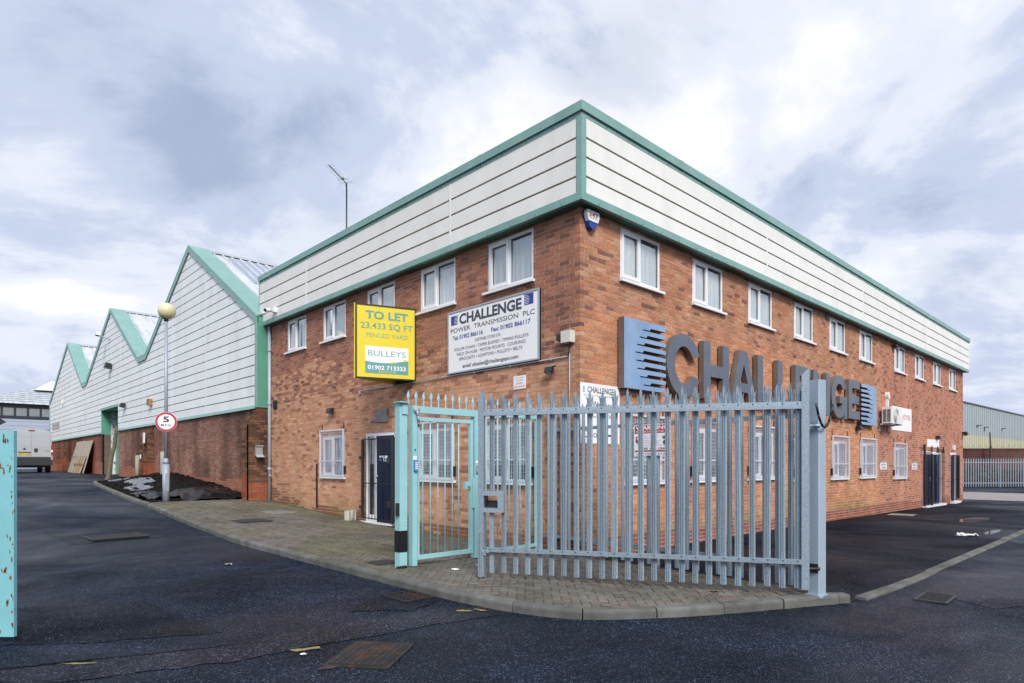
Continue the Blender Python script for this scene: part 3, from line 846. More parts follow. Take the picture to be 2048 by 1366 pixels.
# windows
def window(P, u0, u1, z0, z1, flip, inner, grille=False, proud=0.0):
    """flip: the casement is at the high-u end (picture left on the left wall)"""
    S = (lambda a: u1 - (a - u0)) if flip else (lambda a: a)
    def bx(mb, a, b, w0, w1, c, d):
        a, b = sorted((S(a), S(b))); mb.boxP(P, a, b, w0, w1, c, d)
    f = MB(); wo, wi = -0.012, -0.075
    t = 0.055
    bx(f, u0, u1, wi, wo, z1 - t, z1); bx(f, u0, u1, wi, wo, z0, z0 + t)
    bx(f, u0, u0 + t, wi, wo, z0 + t, z1 - t); bx(f, u1 - t, u1, wi, wo, z0 + t, z1 - t)
    um = u0 + (u1 - u0) * 0.485
    bx(f, um - .03, um + .03, wi, wo, z0 + t, z1 - t)
    win = f.build('window', 'upvc', office)
    c = MB(); a, b, d, e = u0 + t - .012, um - .018, z0 + t - .012, z1 - t + .012; q = 0.062
    bx(c, a, b, wi + .01, wo + .016, e - q, e); bx(c, a, b, wi + .01, wo + .016, d, d + q)
    bx(c, a, a + q, wi + .01, wo + .016, d + q, e - q); bx(c, b - q, b, wi + .01, wo + .016, d + q, e - q)
    c.build('casement', 'upvc', win)
    for (p0, p1, r0, r1) in ((a + q, b - q, d + q, e - q), (um + .03, u1 - t, z0 + t, z1 - t)):
        g = MB(); bx(g, p0 - .004, p1 + .004, -.046, -.040, r0 - .004, r1 + .004); g.build('pane', 'glass', win)
        s_ = MB()
        for (x0, x1, y0, y1) in ((p0, p1, r1 - .008, r1), (p0, p1, r0, r0 + .008), (p0, p0 + .008, r0, r1), (p1 - .008, p1, r0, r1)): bx(s_, x0, x1, -.039, -.028, y0, y1)
        s_.build('gasket', 'seal', win)
    lo, hi = sorted((S(u0 - .09 if flip else u0 - .05), S(u1 + .05 if flip else u1 + .09)))
    lo, hi = (u0 - .035, u1 + .10) if flip else (u0 - .035, u1 + .08)
    if grille: lo, hi = u0 - .04, u1 + .06
    MB().boxP(P, lo, hi, -.02, .065, z0 - .048, z0 - .004).build('sill', 'upvc', win)
    if inner:
        cm, depth, drop, folds = inner
        m_ = MB(); n = folds; rr = random.Random(int(u0 * 1000))
        drop += rr.uniform(-.04, .05); gap0 = rr.randrange(n); gap1 = gap0 + (2 if rr.random() < .15 else 0)
        pts = []
        for i in range(n + 1):
            u = u0 + .03 + (u1 - u0 - .06) * i / n
            pts.append((u, -depth + (0.008 if depth < .1 else 0.014) * math.sin(i * 1.9 + rr.uniform(-.5, .5)) + rr.uniform(-.006, .006)))
        for q_, ((ua, wa), (ub, wb)) in enumerate(zip(pts, pts[1:])):
            if gap0 <= q_ < gap1: continue
            m_.quad(P(ua, wa, z0 + .03), P(ub, wb, z0 + .03), P(ub, wb, z1 - drop), P(ua, wa, z1 - drop))
        m_.build('curtain', cm, win)
    if grille:
        g0, g1, h0, h1 = u0 - .0, u1 + .03, z0 + .0, z1 + .15
        m_ = MB(); r = 0.018; wv = .055
        for a, b, c_, d_ in ((g0 - r, g0 + r, h0, h1), (g1 - r, g1 + r, h0, h1)): m_.boxP(P, a, b, wv - r, wv + r, c_, d_)
        zb = h0 + (h1 - h0) * .335
        for zz_ in (h0 + r, h1 - r): m_.boxP(P, g0 + r, g1 - r, wv - r, wv + r, zz_ - r, zz_ + r)
        m_.boxP(P, g0 + r, g1 - r, wv - .01, wv + .01, zb - .012, zb + .012)
        gr = m_.build('security_grille', 'grille', win)
        m_ = MB(); k = g0 + r + .045
        while k < g1 - r: m_.boxP(P, k - .0024, k + .0024, wv - .0024, wv + .0024, h0 + .03, h1 - .03); k += .05
        k = h0 + .1
        while k < h1 - .04: m_.boxP(P, g0 + r, g1 - r, wv + .0026, wv + .0075, k - .0024, k + .0024); k += .072
        m_.build('wire_mesh', 'grille', win)
        m_ = MB()
        for uu in (g0 + .06, g1 - .03): m_.boxP(P, uu - .008, uu + .008, 0.003, .02, h1 + .02, h1 + .16)
        lk = g0 if flip else g1
        m_.boxP(P, g0 - .05, g0 - .02, .01, .06, h0 + .08, h0 + .28) if flip else m_.boxP(P, g0 - .05, g0 - .02, .01, .06, h0 + .08, h0 + .28)
        m_.build('grille_bracket', 'black_metal', win)
    return win
for a, b in LW_UP: window(L0, a, b, SILL_U, HEAD_U, True, ('curtain', 0.068, .10, 26))
for (a, b), inn in zip(LW_GR, (('blind_grey', 0.4, .05, 14), ('blind_grey', 0.35, .05, 14), ('blind_blue', 0.14, .05, 10))): window(L0, a, b, SILL_L, HEAD_L, True, inn, True)
for a, b in RW_UP: window(R0, a, b, SILL_U, HEAD_U, False, ('curtain', 0.068, .12, 26))
for i, ((a, b), (z0, z1)) in enumerate(zip(RW_GR, RZ)): window(R0, a, b, z0, z1, False, ('blind_grey' if i < 3 else 'curtain', 0.25, .05, 20), True)

# left entrance door
u0, u1, z0, z1 = DOOR_L
f = MB(); t = .06
f.boxP(L0, u0, u1, -.08, -.01, z1 - .075, z1); f.boxP(L0, u0, u0 + .03, -.08, -.01, z0, z1 - .075); f.boxP(L0, u1 - t, u1, -.08, -.01, z0, z1 - .075)
f.boxP(L0, 6.2, 6.275, -.08, -.01, z0, z1 - .075); f.boxP(L0, 6.275, u1 - t, -.08, -.01, z0, z0 + .16)
door = f.build('door', 'upvc', office)
MB().boxP(L0, u0 - .02, u1 + .13, -.1, .09, z0 - .035, z0).build('threshold', 'white_paint', door)
MB().boxP(L0, 6.275, u1 - t, -.05, -.044, z0 + .16, z1 - .075).build('sidelight_pane', 'glass', door)
lf = MB().boxP(L0, 5.43, 6.2, -.07, -.03, z0, z1 - .075)
lf.build('door_leaf', 'door_navy', door)
for a, b in ((5.52, 5.77), (5.86, 6.11)):
    for c, d in ((z0 + .13, z0 + .75), (z0 + .9, z0 + 1.25), (z0 + 1.33, z0 + 1.55), (z0 + 1.62, z0 + 1.93)):
        m_ = MB(); m_.boxP(L0, a, b, -.03, -.018, c, d); m_.boxP(L0, a + .05, b - .05, -.018, -.010, c + .05, d - .05); m_.build('door_panel', 'door_navy', door)
MB().boxP(L0, 5.7, 5.88, -.029, -.012, 1.66, 1.79).boxP(L0, 5.92, 6.05, -.029, -.012, 1.66, 1.79).build('notice', 'white_sign', door)
MB().boxP(L0, 5.72, 5.86, -.011, -.008, 1.68, 1.72).boxP(L0, 5.935, 6.04, -.011, -.008, 1.68, 1.72).build('notice_print', 'keypad_blue', door)
MB().tube(L0(6.16, .0, 1.32), L0(6.16, -.03, 1.32), .02).build('handle', 'grille', door)
sb = MB()
def bars(P, a, b, c, d, n, mb, wv=.07, r=.006):
    for i in range(n + 1):
        u = a + (b - a) * i / n; mb.boxP(P, u - r, u + r, wv - r, wv + r, c, d)
    for zz_ in (c + .03, (c + d) / 2 - .1, d - .02): mb.boxP(P, a, b, wv - .02, wv - .008, zz_ - .012, zz_ + .012)
bars(L0, 5.42, 6.66, z0 + .05, 2.2, 9, sb, .07, .005)
sb.boxP(L0, 6.69, 6.75, .01, .06, z0 + .12, 2.18); sb.boxP(L0, 5.27, 5.36, .01, .12, z0 + .05, 2.2)
sb.boxP(L0, 5.38, 5.52, .06, .13, 1.62, 1.75); sb.boxP(L0, 5.38, 5.52, .06, .13, .62, .76)
sb.boxP(L0, 6.76, 6.84, .03, .07, 1.72, 1.78); sb.boxP(L0, 6.76, 6.84, .03, .07, .55, .61)
sb.build('security_bars', 'black_metal', door)
# doors in the long wall
def dbl_door(u0, u1, z0, z1, leaves, nm='door'):
    f = MB(); t = .08
    f.boxP(R0, u0, u1, -.08, -.01, z1 - .12, z1); f.boxP(R0, u0, u0 + t, -.08, -.01, z0, z1 - .12); f.boxP(R0, u1 - t, u1, -.08, -.01, z0, z1 - .12)
    d_ = f.build(nm, 'upvc', office)
    MB().boxP(R0, u0 - .05, u1 + .08, -.1, .16, z0 - .2, z0 + .05).build('threshold', 'white_paint', d_)
    for a, b, m_ in leaves:
        MB().boxP(R0, a, b, -.07, -.03, z0 + .05, z1 - .12).build('door_leaf', m_, d_)
        for c, e in ((z0 + .25, z0 + .95), (z0 + 1.1, z0 + 1.75)):
            MB().boxP(R0, a + (b - a) * .2, b - (b - a) * .2, -.03, -.015, c, e).build('door_panel', m_, d_)
    return d_
zz0 = -.06
d2 = dbl_door(20.1, 22.95, zz0, 2.1, ((20.2, 21.0, 'door_navy'), (21.15, 21.95, 'door_navy'), (22.12, 22.7, 'door_navy')))
m_ = MB(); bars(R0, 20.15, 20.95, zz0 + .1, 2.05, 6, m_, .09); bars(R0, 22.05, 22.95, zz0 + .1, 2.2, 6, m_, .09)
m_.boxP(R0, 21.0, 21.09, .05, .12, zz0 + .05, 2.0); m_.boxP(R0, 20.06, 20.11, .03, .1, -.1, 2.35)
for uu in (21.2, 22.1, 23.0): m_.boxP(R0, uu - .02, uu + .02, .03, .07, 2.05, 2.3)
m_.build('security_bars', 'black_metal', d2)
MB().tube(R0(21.3, .03, .95), R0(21.3, -.03, .95), .035).boxP(R0, 21.2, 21.4, -.03, 0, 1.02, 1.08).build('handle', 'grille', d2)
d1 = dbl_door(24.4, 25.5, zz0, 2.1, ((24.48, 25.2, 'door_navy'),))
m_ = MB(); bars(R0, 24.3, 25.1, zz0 + .1, 2.0, 6, m_, .1); m_.boxP(R0, 25.42, 25.58, .04, .12, zz0 + .15, 1.98)
m_.build('security_bars', 'black_metal', d1)

# ---------------------------------------------------------------- warehouse
XW = -0.385
LWH = PL(XW)
ware = thing('warehouse_building', (0, 32, 0.9), 'long warehouse with three gabled bays, pale cladding above a brick base', 'building')
ROOF = [(12.2, 6.03), (18.6, 9.70), (24.71, 6.44), (26.0, 6.44), (31.62, 9.72), (38.15, 6.5), (39.4, 6.5), (44.5, 9.72), (51.9, 6.42), (52.4, 6.42)]
def roof_z(u): return interp(u, ROOF)
ZB = 3.29
DO = (30.05, 33.95, 4.5)            # doorway recess
back = MB()
nn = ROOF
for (a, za), (b, zb) in zip(nn, nn[1:]):
    for c, d in subtract(a, b, [(DO[0], DO[1])]):
        back.quad(LWH(c, -.025, ZB - .03), LWH(d, -.025, ZB - .03), LWH(d, -.025, roof_z(d) - .03), LWH(c, -.025, roof_z(c) - .03))
    for c, d in ((max(a, DO[0]), min(b, DO[1])),):
        if d > c: back.quad(LWH(c, -.025, DO[2]), LWH(d, -.025, DO[2]), LWH(d, -.025, roof_z(d) - .03), LWH(c, -.025, roof_z(c) - .03))
back.quad((0, 12.25, 0), (30, 12.25, 0), (30, 12.25, 6.0), (0, 12.25, 6.0))
back.quad((XW, 52.4, 0), (30, 52.4, 0), (30, 52.4, 6.4), (XW, 52.4, 6.4))
wfr = back.build('gable_wall', 'groove', ware)
joints = [12.27, 16.8, 20.8, 25.25, 29.6, 33.95, 38.1, 42.8, 47.1, 52.3]
TR = 0.20
zr = ZB + .06; rows = []
while zr < 9.7:
    rows.append((zr, zr + 0.279)); zr += 0.31
for a, b in zip(joints, joints[1:]):
    for z0, z1 in rows:
        cuts = sorted(set([a + .006, b - .006] + [u for u, _ in ROOF if a < u < b] + [t for t in DO[:2] if a < t < b]))
        m_ = MB()
        for c, d in zip(cuts, cuts[1:]):
            if z0 < DO[2] and DO[0] - .01 <= c and d <= DO[1] + .01:
                if z1 <= DO[2] + .05: continue
            ra, rb_ = roof_z(c) - TR, roof_z(d) - TR
            if max(ra, rb_) <= z0 + .01: continue
            lo = max(z0, DO[2] + .12) if (DO[0] - .01 <= c and d <= DO[1] + .01) else z0
            if lo >= z1 - .02: continue
            poly = [(c, lo), (d, lo), (d, z1), (c, z1)]
            out_ = []
            for i in range(4):
                p, q = poly[i], poly[(i + 1) % 4]
                fp = ra + (rb_ - ra) * (p[0] - c) / (d - c) - p[1]; fq = ra + (rb_ - ra) * (q[0] - c) / (d - c) - q[1]
                if fp >= 0: out_.append(p)
                if (fp >= 0) != (fq >= 0):
                    t = fp / (fp - fq); out_.append((p[0] + (q[0] - p[0]) * t, p[1] + (q[1] - p[1]) * t))
            if len(out_) >= 3: m_.prism(out_, lambda u, z, w_: LWH(u, w_, z), -.022, 0.0)
        if m_.f: m_.build('cladding_panel', 'cladding_far', wfr)
for j in joints[1:-1]:
    if abs(j - DO[1]) < .1: continue
    MB().boxP(LWH, j - .012, j + .012, -.02, .003, ZB + .06, roof_z(j) - TR).build('joint_cover', 'white_paint', wfr)
# verge trims and roof sheets
for i, ((a, za), (b, zb)) in enumerate(zip(ROOF, ROOF[1:])):
    flat = abs(za - zb) < .05
    m_ = MB()
    m_.prism([(a, za), (b, zb), (b, zb - TR - .02), (a, za - TR - .02)], lambda u, z, w_: LWH(u, w_, z), -.03, .05)
    v_ = m_.build('verge_trim', 'green_trim', ware)
    m_ = MB()
    lift = .03
    if flat: m_.hexa([(XW - .055, a, za), (.2, a, za), (.2, b, zb), (XW - .055, b, zb), (XW - .055, a, za + lift), (.2, a, za + lift), (.2, b, zb + lift), (XW - .055, b, zb + lift)]); m_.build('verge_flashing', 'green_trim', v_)
    else:
        n = 4
        for k in range(n):
            c, d = a + (b - a) * k / n + .004, a + (b - a) * (k + 1) / n - .004
            q = MB(); q.hexa([(XW - .055, c, roof_z(c)), (.28, c, roof_z(c)), (.28, d, roof_z(d)), (XW - .055, d, roof_z(d)), (XW - .055, c, roof_z(c) + lift), (.28, c, roof_z(c) + lift), (.28, d, roof_z(d) + lift), (XW - .055, d, roof_z(d) + lift)])
            q.build('verge_flashing', 'green_trim', v_)
    m_ = MB(); x = 0.15; z_ = lambda u, x: roof_z(u)
    m_.quad((.1, a, za - .06), (30, a, za - .06), (30, b, zb - .06), (.1, b, zb - .06))
    rs = m_.build('roof_slope', 'roof_sheet', ware)
    if not flat:
        m_ = MB(); x = .42
        while x < (16 if i in (0, 1) else 9):
            m_.hexa([(x - .04, a, za - .059), (x + .04, a, za - .059), (x + .04, b, zb - .059), (x - .04, b, zb - .059), (x - .02, a, za - .01), (x + .02, a, za - .01), (x + .02, b, zb - .01), (x - .02, b, zb - .01)])
            x += .33
        r_ = m_.build('roof_ribs', 'roof_sheet', rs)
        if i == 0:
            x = .42 + .33
            for k in range(6):
                c, d = 15.6, 18.3
                MB().hexa([(x + .05, c, roof_z(c) - .055), (x + .28, c, roof_z(c) - .055), (x + .28, d, roof_z(d) - .055), (x + .05, d, roof_z(d) - .055), (x + .05, c, roof_z(c) - .04), (x + .28, c, roof_z(c) - .04), (x + .28, d, roof_z(d) - .04), (x + .05, d, roof_z(d) - .04)]).build('rooflight', 'rooflight', rs)
                x += .33
for u, z in ((18.6, 9.70), (31.62, 9.72), (44.5, 9.72)):
    MB().add([(.28, u - .18, z - .11), (30, u - .18, z - .11), (.28, u, z + .03), (30, u, z + .03), (.28, u + .18, z - .11), (30, u + .18, z - .11)], [(0, 1, 3, 2), (2, 3, 5, 4)]).build('ridge_cap', 'pvc_grey', ware)
MB().tube((3.0, 31.62, 9.7), (3.0, 31.62, 10.05), .28, .22, 12).build('roof_vent', 'roof_sheet', ware)
MB().box(2.2, 2.6, 44.3, 44.7, 9.7, 9.95).build('roof_vent', 'roof_sheet', ware)
# green return at the near end, base flashing
MB().box(XW - .035, 0.02, 12.20, 12.262, ZB, 6.0).build('return_panel', 'green_deep_shade', ware)
MB().box(XW - .04, XW - .002, 12.19, 12.30, ZB, 5.98).build('corner_trim', 'green_trim', ware)
MB().box(XW - .04, XW + .02, 52.28, 52.42, 1.0, 6.4).build('corner_trim', 'green_trim', ware)
for a, b in ((12.3, 16.8), (16.8, 20.8), (20.8, 25.25), (25.25, DO[0]), (DO[1], 38.1), (38.1, 42.8), (42.8, 47.1), (47.1, 52.3)):
    m_ = MB(); m_.prism([(0.0, ZB + .075), (.012, ZB + .075), (.05, ZB - .02), (.05, ZB - .035), (-.02, ZB - .035)], lambda w_, z, u: LWH(u, w_, z), a + .003, b - .003)
    m_.build('base_flashing', 'green_trim', ware)
# doorway recess
MB().box(XW - .06, .4, DO[0] - .05, DO[1] + .05, DO[2], DO[2] + .13).build('door_canopy', 'green_trim', ware)
MB().box(XW + .0, 0.06, DO[1], DO[1] + .04, 3.22, DO[2]).build('reveal_panel', 'green_deep_shade', ware)
MB().box(0.06, 0.28, DO[1] - .02, DO[1] + .1, .85, DO[2]).build('pier', 'whitewash', ware)
MB().box(0.28, 0.36, DO[0], DO[1] + .02, .8, DO[2]).build('roller_door', 'green_deep_shade', ware)
# brick base
def wcol(u, z, rnd):
    g = G(-.4, u)
    if z < g + .62 + .12 * math.floor(mnoise.noise((u * .15, 0, 3)) * 3): c = pick(rnd, [(.40, .165, .105), (.43, .185, .12), (.37, .145, .09)])
    else:
        n1 = mnoise.noise((u * .5, z * .35, 4.4))
        c = pick(rnd, [(.32, .17, .125), (.36, .20, .15), (.28, .14, .105)] if n1 > -.02 else [(.25, .12, .09), (.22, .105, .08), (.28, .14, .105)])
        if u > 34: c = pick(rnd, [(.28, .10, .065), (.24, .085, .06), (.31, .12, .08)])
        if rnd.random() < .08: c = pick(rnd, PAL_DK)
        s_ = min(1, max(0, 1.8 * mnoise.noise((u * 1.1, z * .15, 9.0)) + .15))
        l_ = max(0, mnoise.noise((u * .55, z * .7, 2.2)))
        c = tuple(q * (1 - .6 * s_) * (1 + .9 * l_) for q in c[:3]) + (1,)
    return c
XB = XW + 0.03
LB = PL(XB)
wo = [(DO[0], DO[1], 0, 9)]
rw_ = random.Random(77)
wb = lay_bricks(12.45, 52.3, lambda u: G(-.4, u), ZB - .04, wo, wcol, rw_)
m_ = MB(); mortar(m_, LB, 12.3, 52.3, 0.2, ZB - .03, wo)
m_.box(XB + .01, 0.05, DO[1] + .0, DO[1] + .2, .8, 3.22)
wbase = m_.build('base_wall', 'mortar_dark', ware)
cam_d = lambda b, P: math.dist(bcen(P, b), CAM)
wb.sort(key=lambda b: cam_d(b, LB))
# piers: brick fins with stepped tops
PB = []
def fin(u0, u1, xo, side=True):
    i = int(math.floor((G(-.5, u0) - .2) / CH)); 
    while i * CH < ZB - .06:
        z = i * CH
        out_ = xo if z < 2.72 else max(0.02, xo - (z - 2.70) * .52)
        n = max(1, round(out_ / .1125)); 
        x = out_; k = 0
        first = .1025 if i % 2 else BLEN
        while x > .01:
            l = min(first if k == 0 else BLEN, x)
            c = wcol(u0, z, rw_); dk = rw_.uniform(.6, 1.0)
            if z < G(-.4, u0) + .8: c = pick(rw_, [(.32, .10, .05), (.36, .12, .06), (.28, .085, .05)])
            else: c = pick(rw_, [(.17, .085, .05), (.20, .10, .06), (.13, .065, .045), (.10, .05, .04), (.24, .12, .065)])
            PB.append((XB - x, XB - x + l - (.009 if x - l > .02 else 0), u0 + .0 + rw_.uniform(-.002, .002), u1, z, z + BH, c))
            x -= l; k += 1
        i += 1
for u0, u1, xo in ((12.33, 12.55, .245), (12.80, 13.02, .19), (23.55, 23.77, .22), (24.25, 24.47, .22), (24.95, 25.17, .2), (45.4, 45.62, .22), (47.9, 48.12, .22)):
    fin(u0, u1, xo)
# wide near return fin: from the office wall out to the road side
i = 2
while i * CH < ZB - .05:
    z = i * CH; xo = -.60 if z < 2.72 else -.60 + (z - 2.70) * .40
    x = xo; k = 0
    while x < 0.0:
        l = min(.1025 if (k == 0 and i % 2) else BLEN, 0.0 - x)
        c = pick(rw_, [(.34, .11, .055), (.38, .13, .065), (.30, .095, .05)]) if z < 1.05 else pick(rw_, [(.17, .085, .05), (.20, .10, .06), (.13, .065, .045), (.10, .05, .04), (.24, .12, .065)])
        PB.append((x, x + l - .009, 12.235 + rw_.uniform(-.002, .002), 12.45, z, z + BH, c)); x += l; k += 1
    i += 1
mb = MB(); cols = []
for x0, x1, y0, y1, z0, z1, c in PB:
    if x1 - x0 < .01: continue
    mb.box(x0, x1, y0, y1, z0, z1); cols.append(c)
pf = mb.build('pier_brickwork', 'brick', wbase); tag(pf, kind='stuff'); set_cols(pf.data, cols, 6)
MB().box(-.59, 0, 12.245, 12.44, .2, 2.72).build('pier_core', 'mortar_dark', wbase)
near = wb[:300]
fm = {}
for b in near:
    key = (round(b[1] - b[0], 3), round(b[3] - b[2], 3))
    if key not in fm:
        h = key[0] / 2; m_ = MB()
        q = [(-h, 0.0, 0), (h, 0.0, 0), (h, 0.0, key[1]), (-h, 0.0, key[1]), (-h, -.1025, 0), (h, -.1025, 0), (h, -.1025, key[1]), (-h, -.1025, key[1])]
        m_.add([L0(a, w_, z) for a, w_, z in q], [(0, 1, 2, 3), (3, 2, 6, 7), (0, 4, 5, 1), (1, 5, 6, 2), (0, 3, 7, 4)])
        fm[key] = m_.mesh('brick', 'brick_one')
    pw = LB((b[0] + b[1]) / 2, b[4], b[2]); q = WL[wbase.name]
    ob = link('brick', fm[key], wbase, (pw[0] - q[0], pw[1] - q[1], pw[2] - q[2])); ob.color = b[5]
mb = MB(); vs, fs = brick_geo(LB, wb[300:]); mb.add(vs, fs)
o = mb.build('brickwork', 'brick', wbase); tag(o, kind='stuff'); set_cols(o.data, [b[5] for b in wb[300:]], 5)

# ---------------------------------------------------------------- signs on the left wall
def sign_frame(kind, u_left, z0, w_):
    """sign-plane coordinates: x to the picture right, y up, d out of the wall"""
    if kind == 'L': return lambda x, y, d: (-(w_ + d), u_left - x, z0 + y)
    return lambda x, y, d: (u_left + x, -(w_ + d), z0 + y)
def panel(mb, F, x0, x1, y0, y1, d0, d1):
    mb.hexa([F(x0, y0, d0), F(x1, y0, d0), F(x1, y1, d0), F(x0, y1, d0), F(x0, y0, d1), F(x1, y0, d1), F(x1, y1, d1), F(x0, y1, d1)]); return mb
def flat(mb, F, pts, d): return mb.add([F(x, y, d) for x, y in pts], [tuple(range(len(pts)))])
W, H = 2.536, 1.225
F = sign_frame('L', 3.394, 3.382, .045)
sg = thing('company_sign', (0, 2.1, 3.38), 'large white trade board with blue lettering above the blue pedestrian gate', 'sign')
panel(MB(), F, 0, W, 0, H, -.035, 0).build('board', 'white_sign', sg)
m_ = MB(); t = .03
panel(m_, F, 0, W, 0, t, -.04, .012); panel(m_, F, 0, W, H - t, H, -.04, .012); panel(m_, F, 0, t, t, H - t, -.04, .012); panel(m_, F, W - t, W, t, H - t, -.04, .012)
m_.build('frame', 'pvc_grey', sg)
def logo_polys(x0, x1, y0, y1, mirror=False, n=8):
    """block with stepped fingers: one polygon with n notches; solid side at x0 unless mirrored"""
    w_, h = x1 - x0, y1 - y0
    X = (lambda a: x1 - a * w_) if mirror else (lambda a: x0 + a * w_)
    left = [.44, .36, .30, .27, .28, .31, .37, .45]
    pts = [(X(0), y0), (X(0), y1), (X(1), y1)]
    pitch = h / (n + .75)
    yc = y1 - pitch * .72
    for i in range(n):
        lx = left[int(i * len(left) / n)]
        pts += [(X(.985), yc), (X(lx + .18), yc), (X(lx + .15), yc - pitch * .30), (X(lx), yc - pitch * .30), (X(lx - .015), yc - pitch * .46), (X(.93), yc - pitch * .46)]
        if i < n - 1: pts += [(X(1.0), yc - pitch * .52)]
        yc -= pitch
    pts += [(X(1.0), yc + pitch * .55), (X(.95), y0)]
    return pts
def tess(pts):
    from mathutils.geometry import tessellate_polygon
    return tessellate_polygon([[Vector((p[0], p[1], 0)) for p in pts]])
def logo_flat(parent, F, x0, x1, y0, y1, mirror, material, n=6):
    pts = logo_polys(x0, x1, y0, y1, mirror, n)
    m_ = MB(); m_.add([F(x, y, .003) for x, y in pts], [tuple(t) for t in tess(pts)]); return m_.build('logo', material, parent)
logo_flat(sg, F, .10, .31, .955, 1.135, False, 'ink_blue'); logo_flat(sg, F, 2.16, 2.39, .985, 1.175, True, 'ink_blue')
text(sg, 'CHALLENGE', F, .36, 2.10, .94, 1.14, 'ink_slate', .035)
text(sg, 'POWER  TRANSMISSION  PLC', F, .09, 2.42, .80, .885, 'ink_dark', .0)
text(sg, 'Tel: 01902 866116', F, .15, 1.06, .655, .735, 'ink_blue', .02)
text(sg, 'Fax: 01902 866117', F, 1.30, 2.32, .655, .735, 'ink_blue', .02)
text(sg, 'DISTRIBUTORS OF:', F, .84, 1.56, .545, .60, 'ink_dark')
text(sg, 'ROLLER CHAIN • TAPER BUSHES • TIMING PULLEYS', F, .21, 2.27, .435, .492, 'ink_dark')
text(sg, 'WELD ON HUBS   MOTOR MOUNTS   COUPLINGS', F, .27, 2.2, .335, .392, 'ink_dark')
text(sg, 'SPROCKETS • ADAPTORS • PULLEYS • BELTS', F, .35, 2.12, .235, .292, 'ink_dark')
text(sg, 'email uksales@challengept.com', F, .46, 2.02, .085, .155, 'ink_dark', .012)

# the V-board
ax, ay, wy = -1.22, 4.975, 4.57
zb0, zb1 = 3.37, 4.91
d_ = Vector((0 - ax, wy - ay, 0)); fl = d_.length; d_.normalize(); nrm = Vector((d_.y, -d_.x, 0))
if nrm.x > 0: nrm = -nrm
nrm = Vector((d_.y, -d_.x, 0)); 
if nrm.dot(Vector((CAM[0] - ax, CAM[1] - ay, 0))) < 0: nrm = -nrm
FT = lambda x, y, d: (ax + d_.x * x + nrm.x * d, ay + d_.y * x + nrm.y * d, zb0 + y)
sg = thing('letting_board', (ax, ay, zb0), 'yellow V-shaped letting board projecting from the brick wall', 'sign')
panel(MB(), FT, .035, fl - .02, .03, 1.51, -.012, 0).build('board', 'yellow_sign', sg)
m_ = MB(); panel(m_, FT, 0, .035, 0, 1.54, -.06, .012); panel(m_, FT, fl - .03, fl, 0, 1.54, -.03, .012); panel(m_, FT, .035, fl - .03, 0, .03, -.03, .01); panel(m_, FT, .035, fl - .03, 1.51, 1.54, -.03, .01)
m_.build('frame', 'black_plastic', sg)
m_ = MB()
b0 = Vector((ax, ay, 0)); b1 = Vector((0, 5.42, 0)); e_ = (b1 - b0).normalized(); q = Vector((-e_.y, e_.x, 0)) * .03
for zlo, zhi in ((zb0, zb1),): m_.hexa([tuple(b0) [:2] + (zlo,), (b1.x, b1.y, zlo), (b1.x + q.x, b1.y + q.y, zlo), (b0.x + q.x, b0.y + q.y, zlo), (b0.x, b0.y, zhi), (b1.x, b1.y, zhi), (b1.x + q.x, b1.y + q.y, zhi), (b0.x + q.x, b0.y + q.y, zhi)])
m_.build('rear_board', 'yellow_sign', sg)
m_ = MB()
for zc in (zb0 + .12, zb1 - .12): m_.box(-.9, -.01, 4.96, 5.0, zc - .02, zc + .02); m_.box(-.35, -.31, 4.72, 5.26, zc - .019, zc + .019)
m_.box(-.03, -.008, 4.7, 5.3, zb0 - .03, zb0 + .2); m_.box(-.03, -.008, 4.7, 5.3, zb1 - .22, zb1)
m_.build('bracket', 'black_metal', sg)
fw, fh = fl, 1.54
def TX(s, a, b, c, d, m, bold): text(sg, s, FT, a * fw, b * fw, (1 - d) * fh, (1 - c) * fh, m, bold)
TX('TO LET', .165, .865, .085, .195, 'ink_teal', .035)
TX('23,433 SQ FT', .085, .945, .245, .325, 'ink_teal', .012)
TX('FENCED YARD', .18, .855, .385, .44, 'ink_teal', -.004)
flat(MB(), FT, [(.16 * fw, .075 * fh), (.87 * fw, .075 * fh), (.87 * fw, .44 * fh), (.16 * fw, .44 * fh)], .002).build('panel_white', 'white_sign', sg)
flat(MB(), FT, [(.16 * fw, .075 * fh), (.87 * fw, .075 * fh), (.87 * fw, .262 * fh), (.72 * fw, .245 * fh), (.6 * fw, .228 * fh), (.45 * fw, .218 * fh), (.3 * fw, .222 * fh), (.16 * fw, .235 * fh)], .004).build('panel_teal', 'ink_teal', sg)
flat(MB(), FT, [(.5 * fw, .2195 * fh), (.66 * fw, .225 * fh), (.655 * fw, .243 * fh), (.58 * fw, .25 * fh), (.61 * fw, .236 * fh)], .006).build('swoosh', 'yellow_sign', sg)
flat(MB(), FT, [(.68 * fw, .24 * fh), (.87 * fw, .262 * fh), (.84 * fw, .278 * fh), (.77 * fw, .282 * fh), (.81 * fw, .265 * fh)], .006).build('swoosh', 'yellow_sign', sg)
TX('BULLEYS', .205, .825, .615, .69, 'ink_teal', .0)
text(sg, '01902 713333', FT, .2 * fw, .825 * fw, .125 * fh, .182 * fh, 'white_sign', .022, .006)
text(sg, 'BULLEYS.CO.UK', FT, .38 * fw, .665 * fw, .09 * fh, .11 * fh, 'yellow_sign', .01, .006)

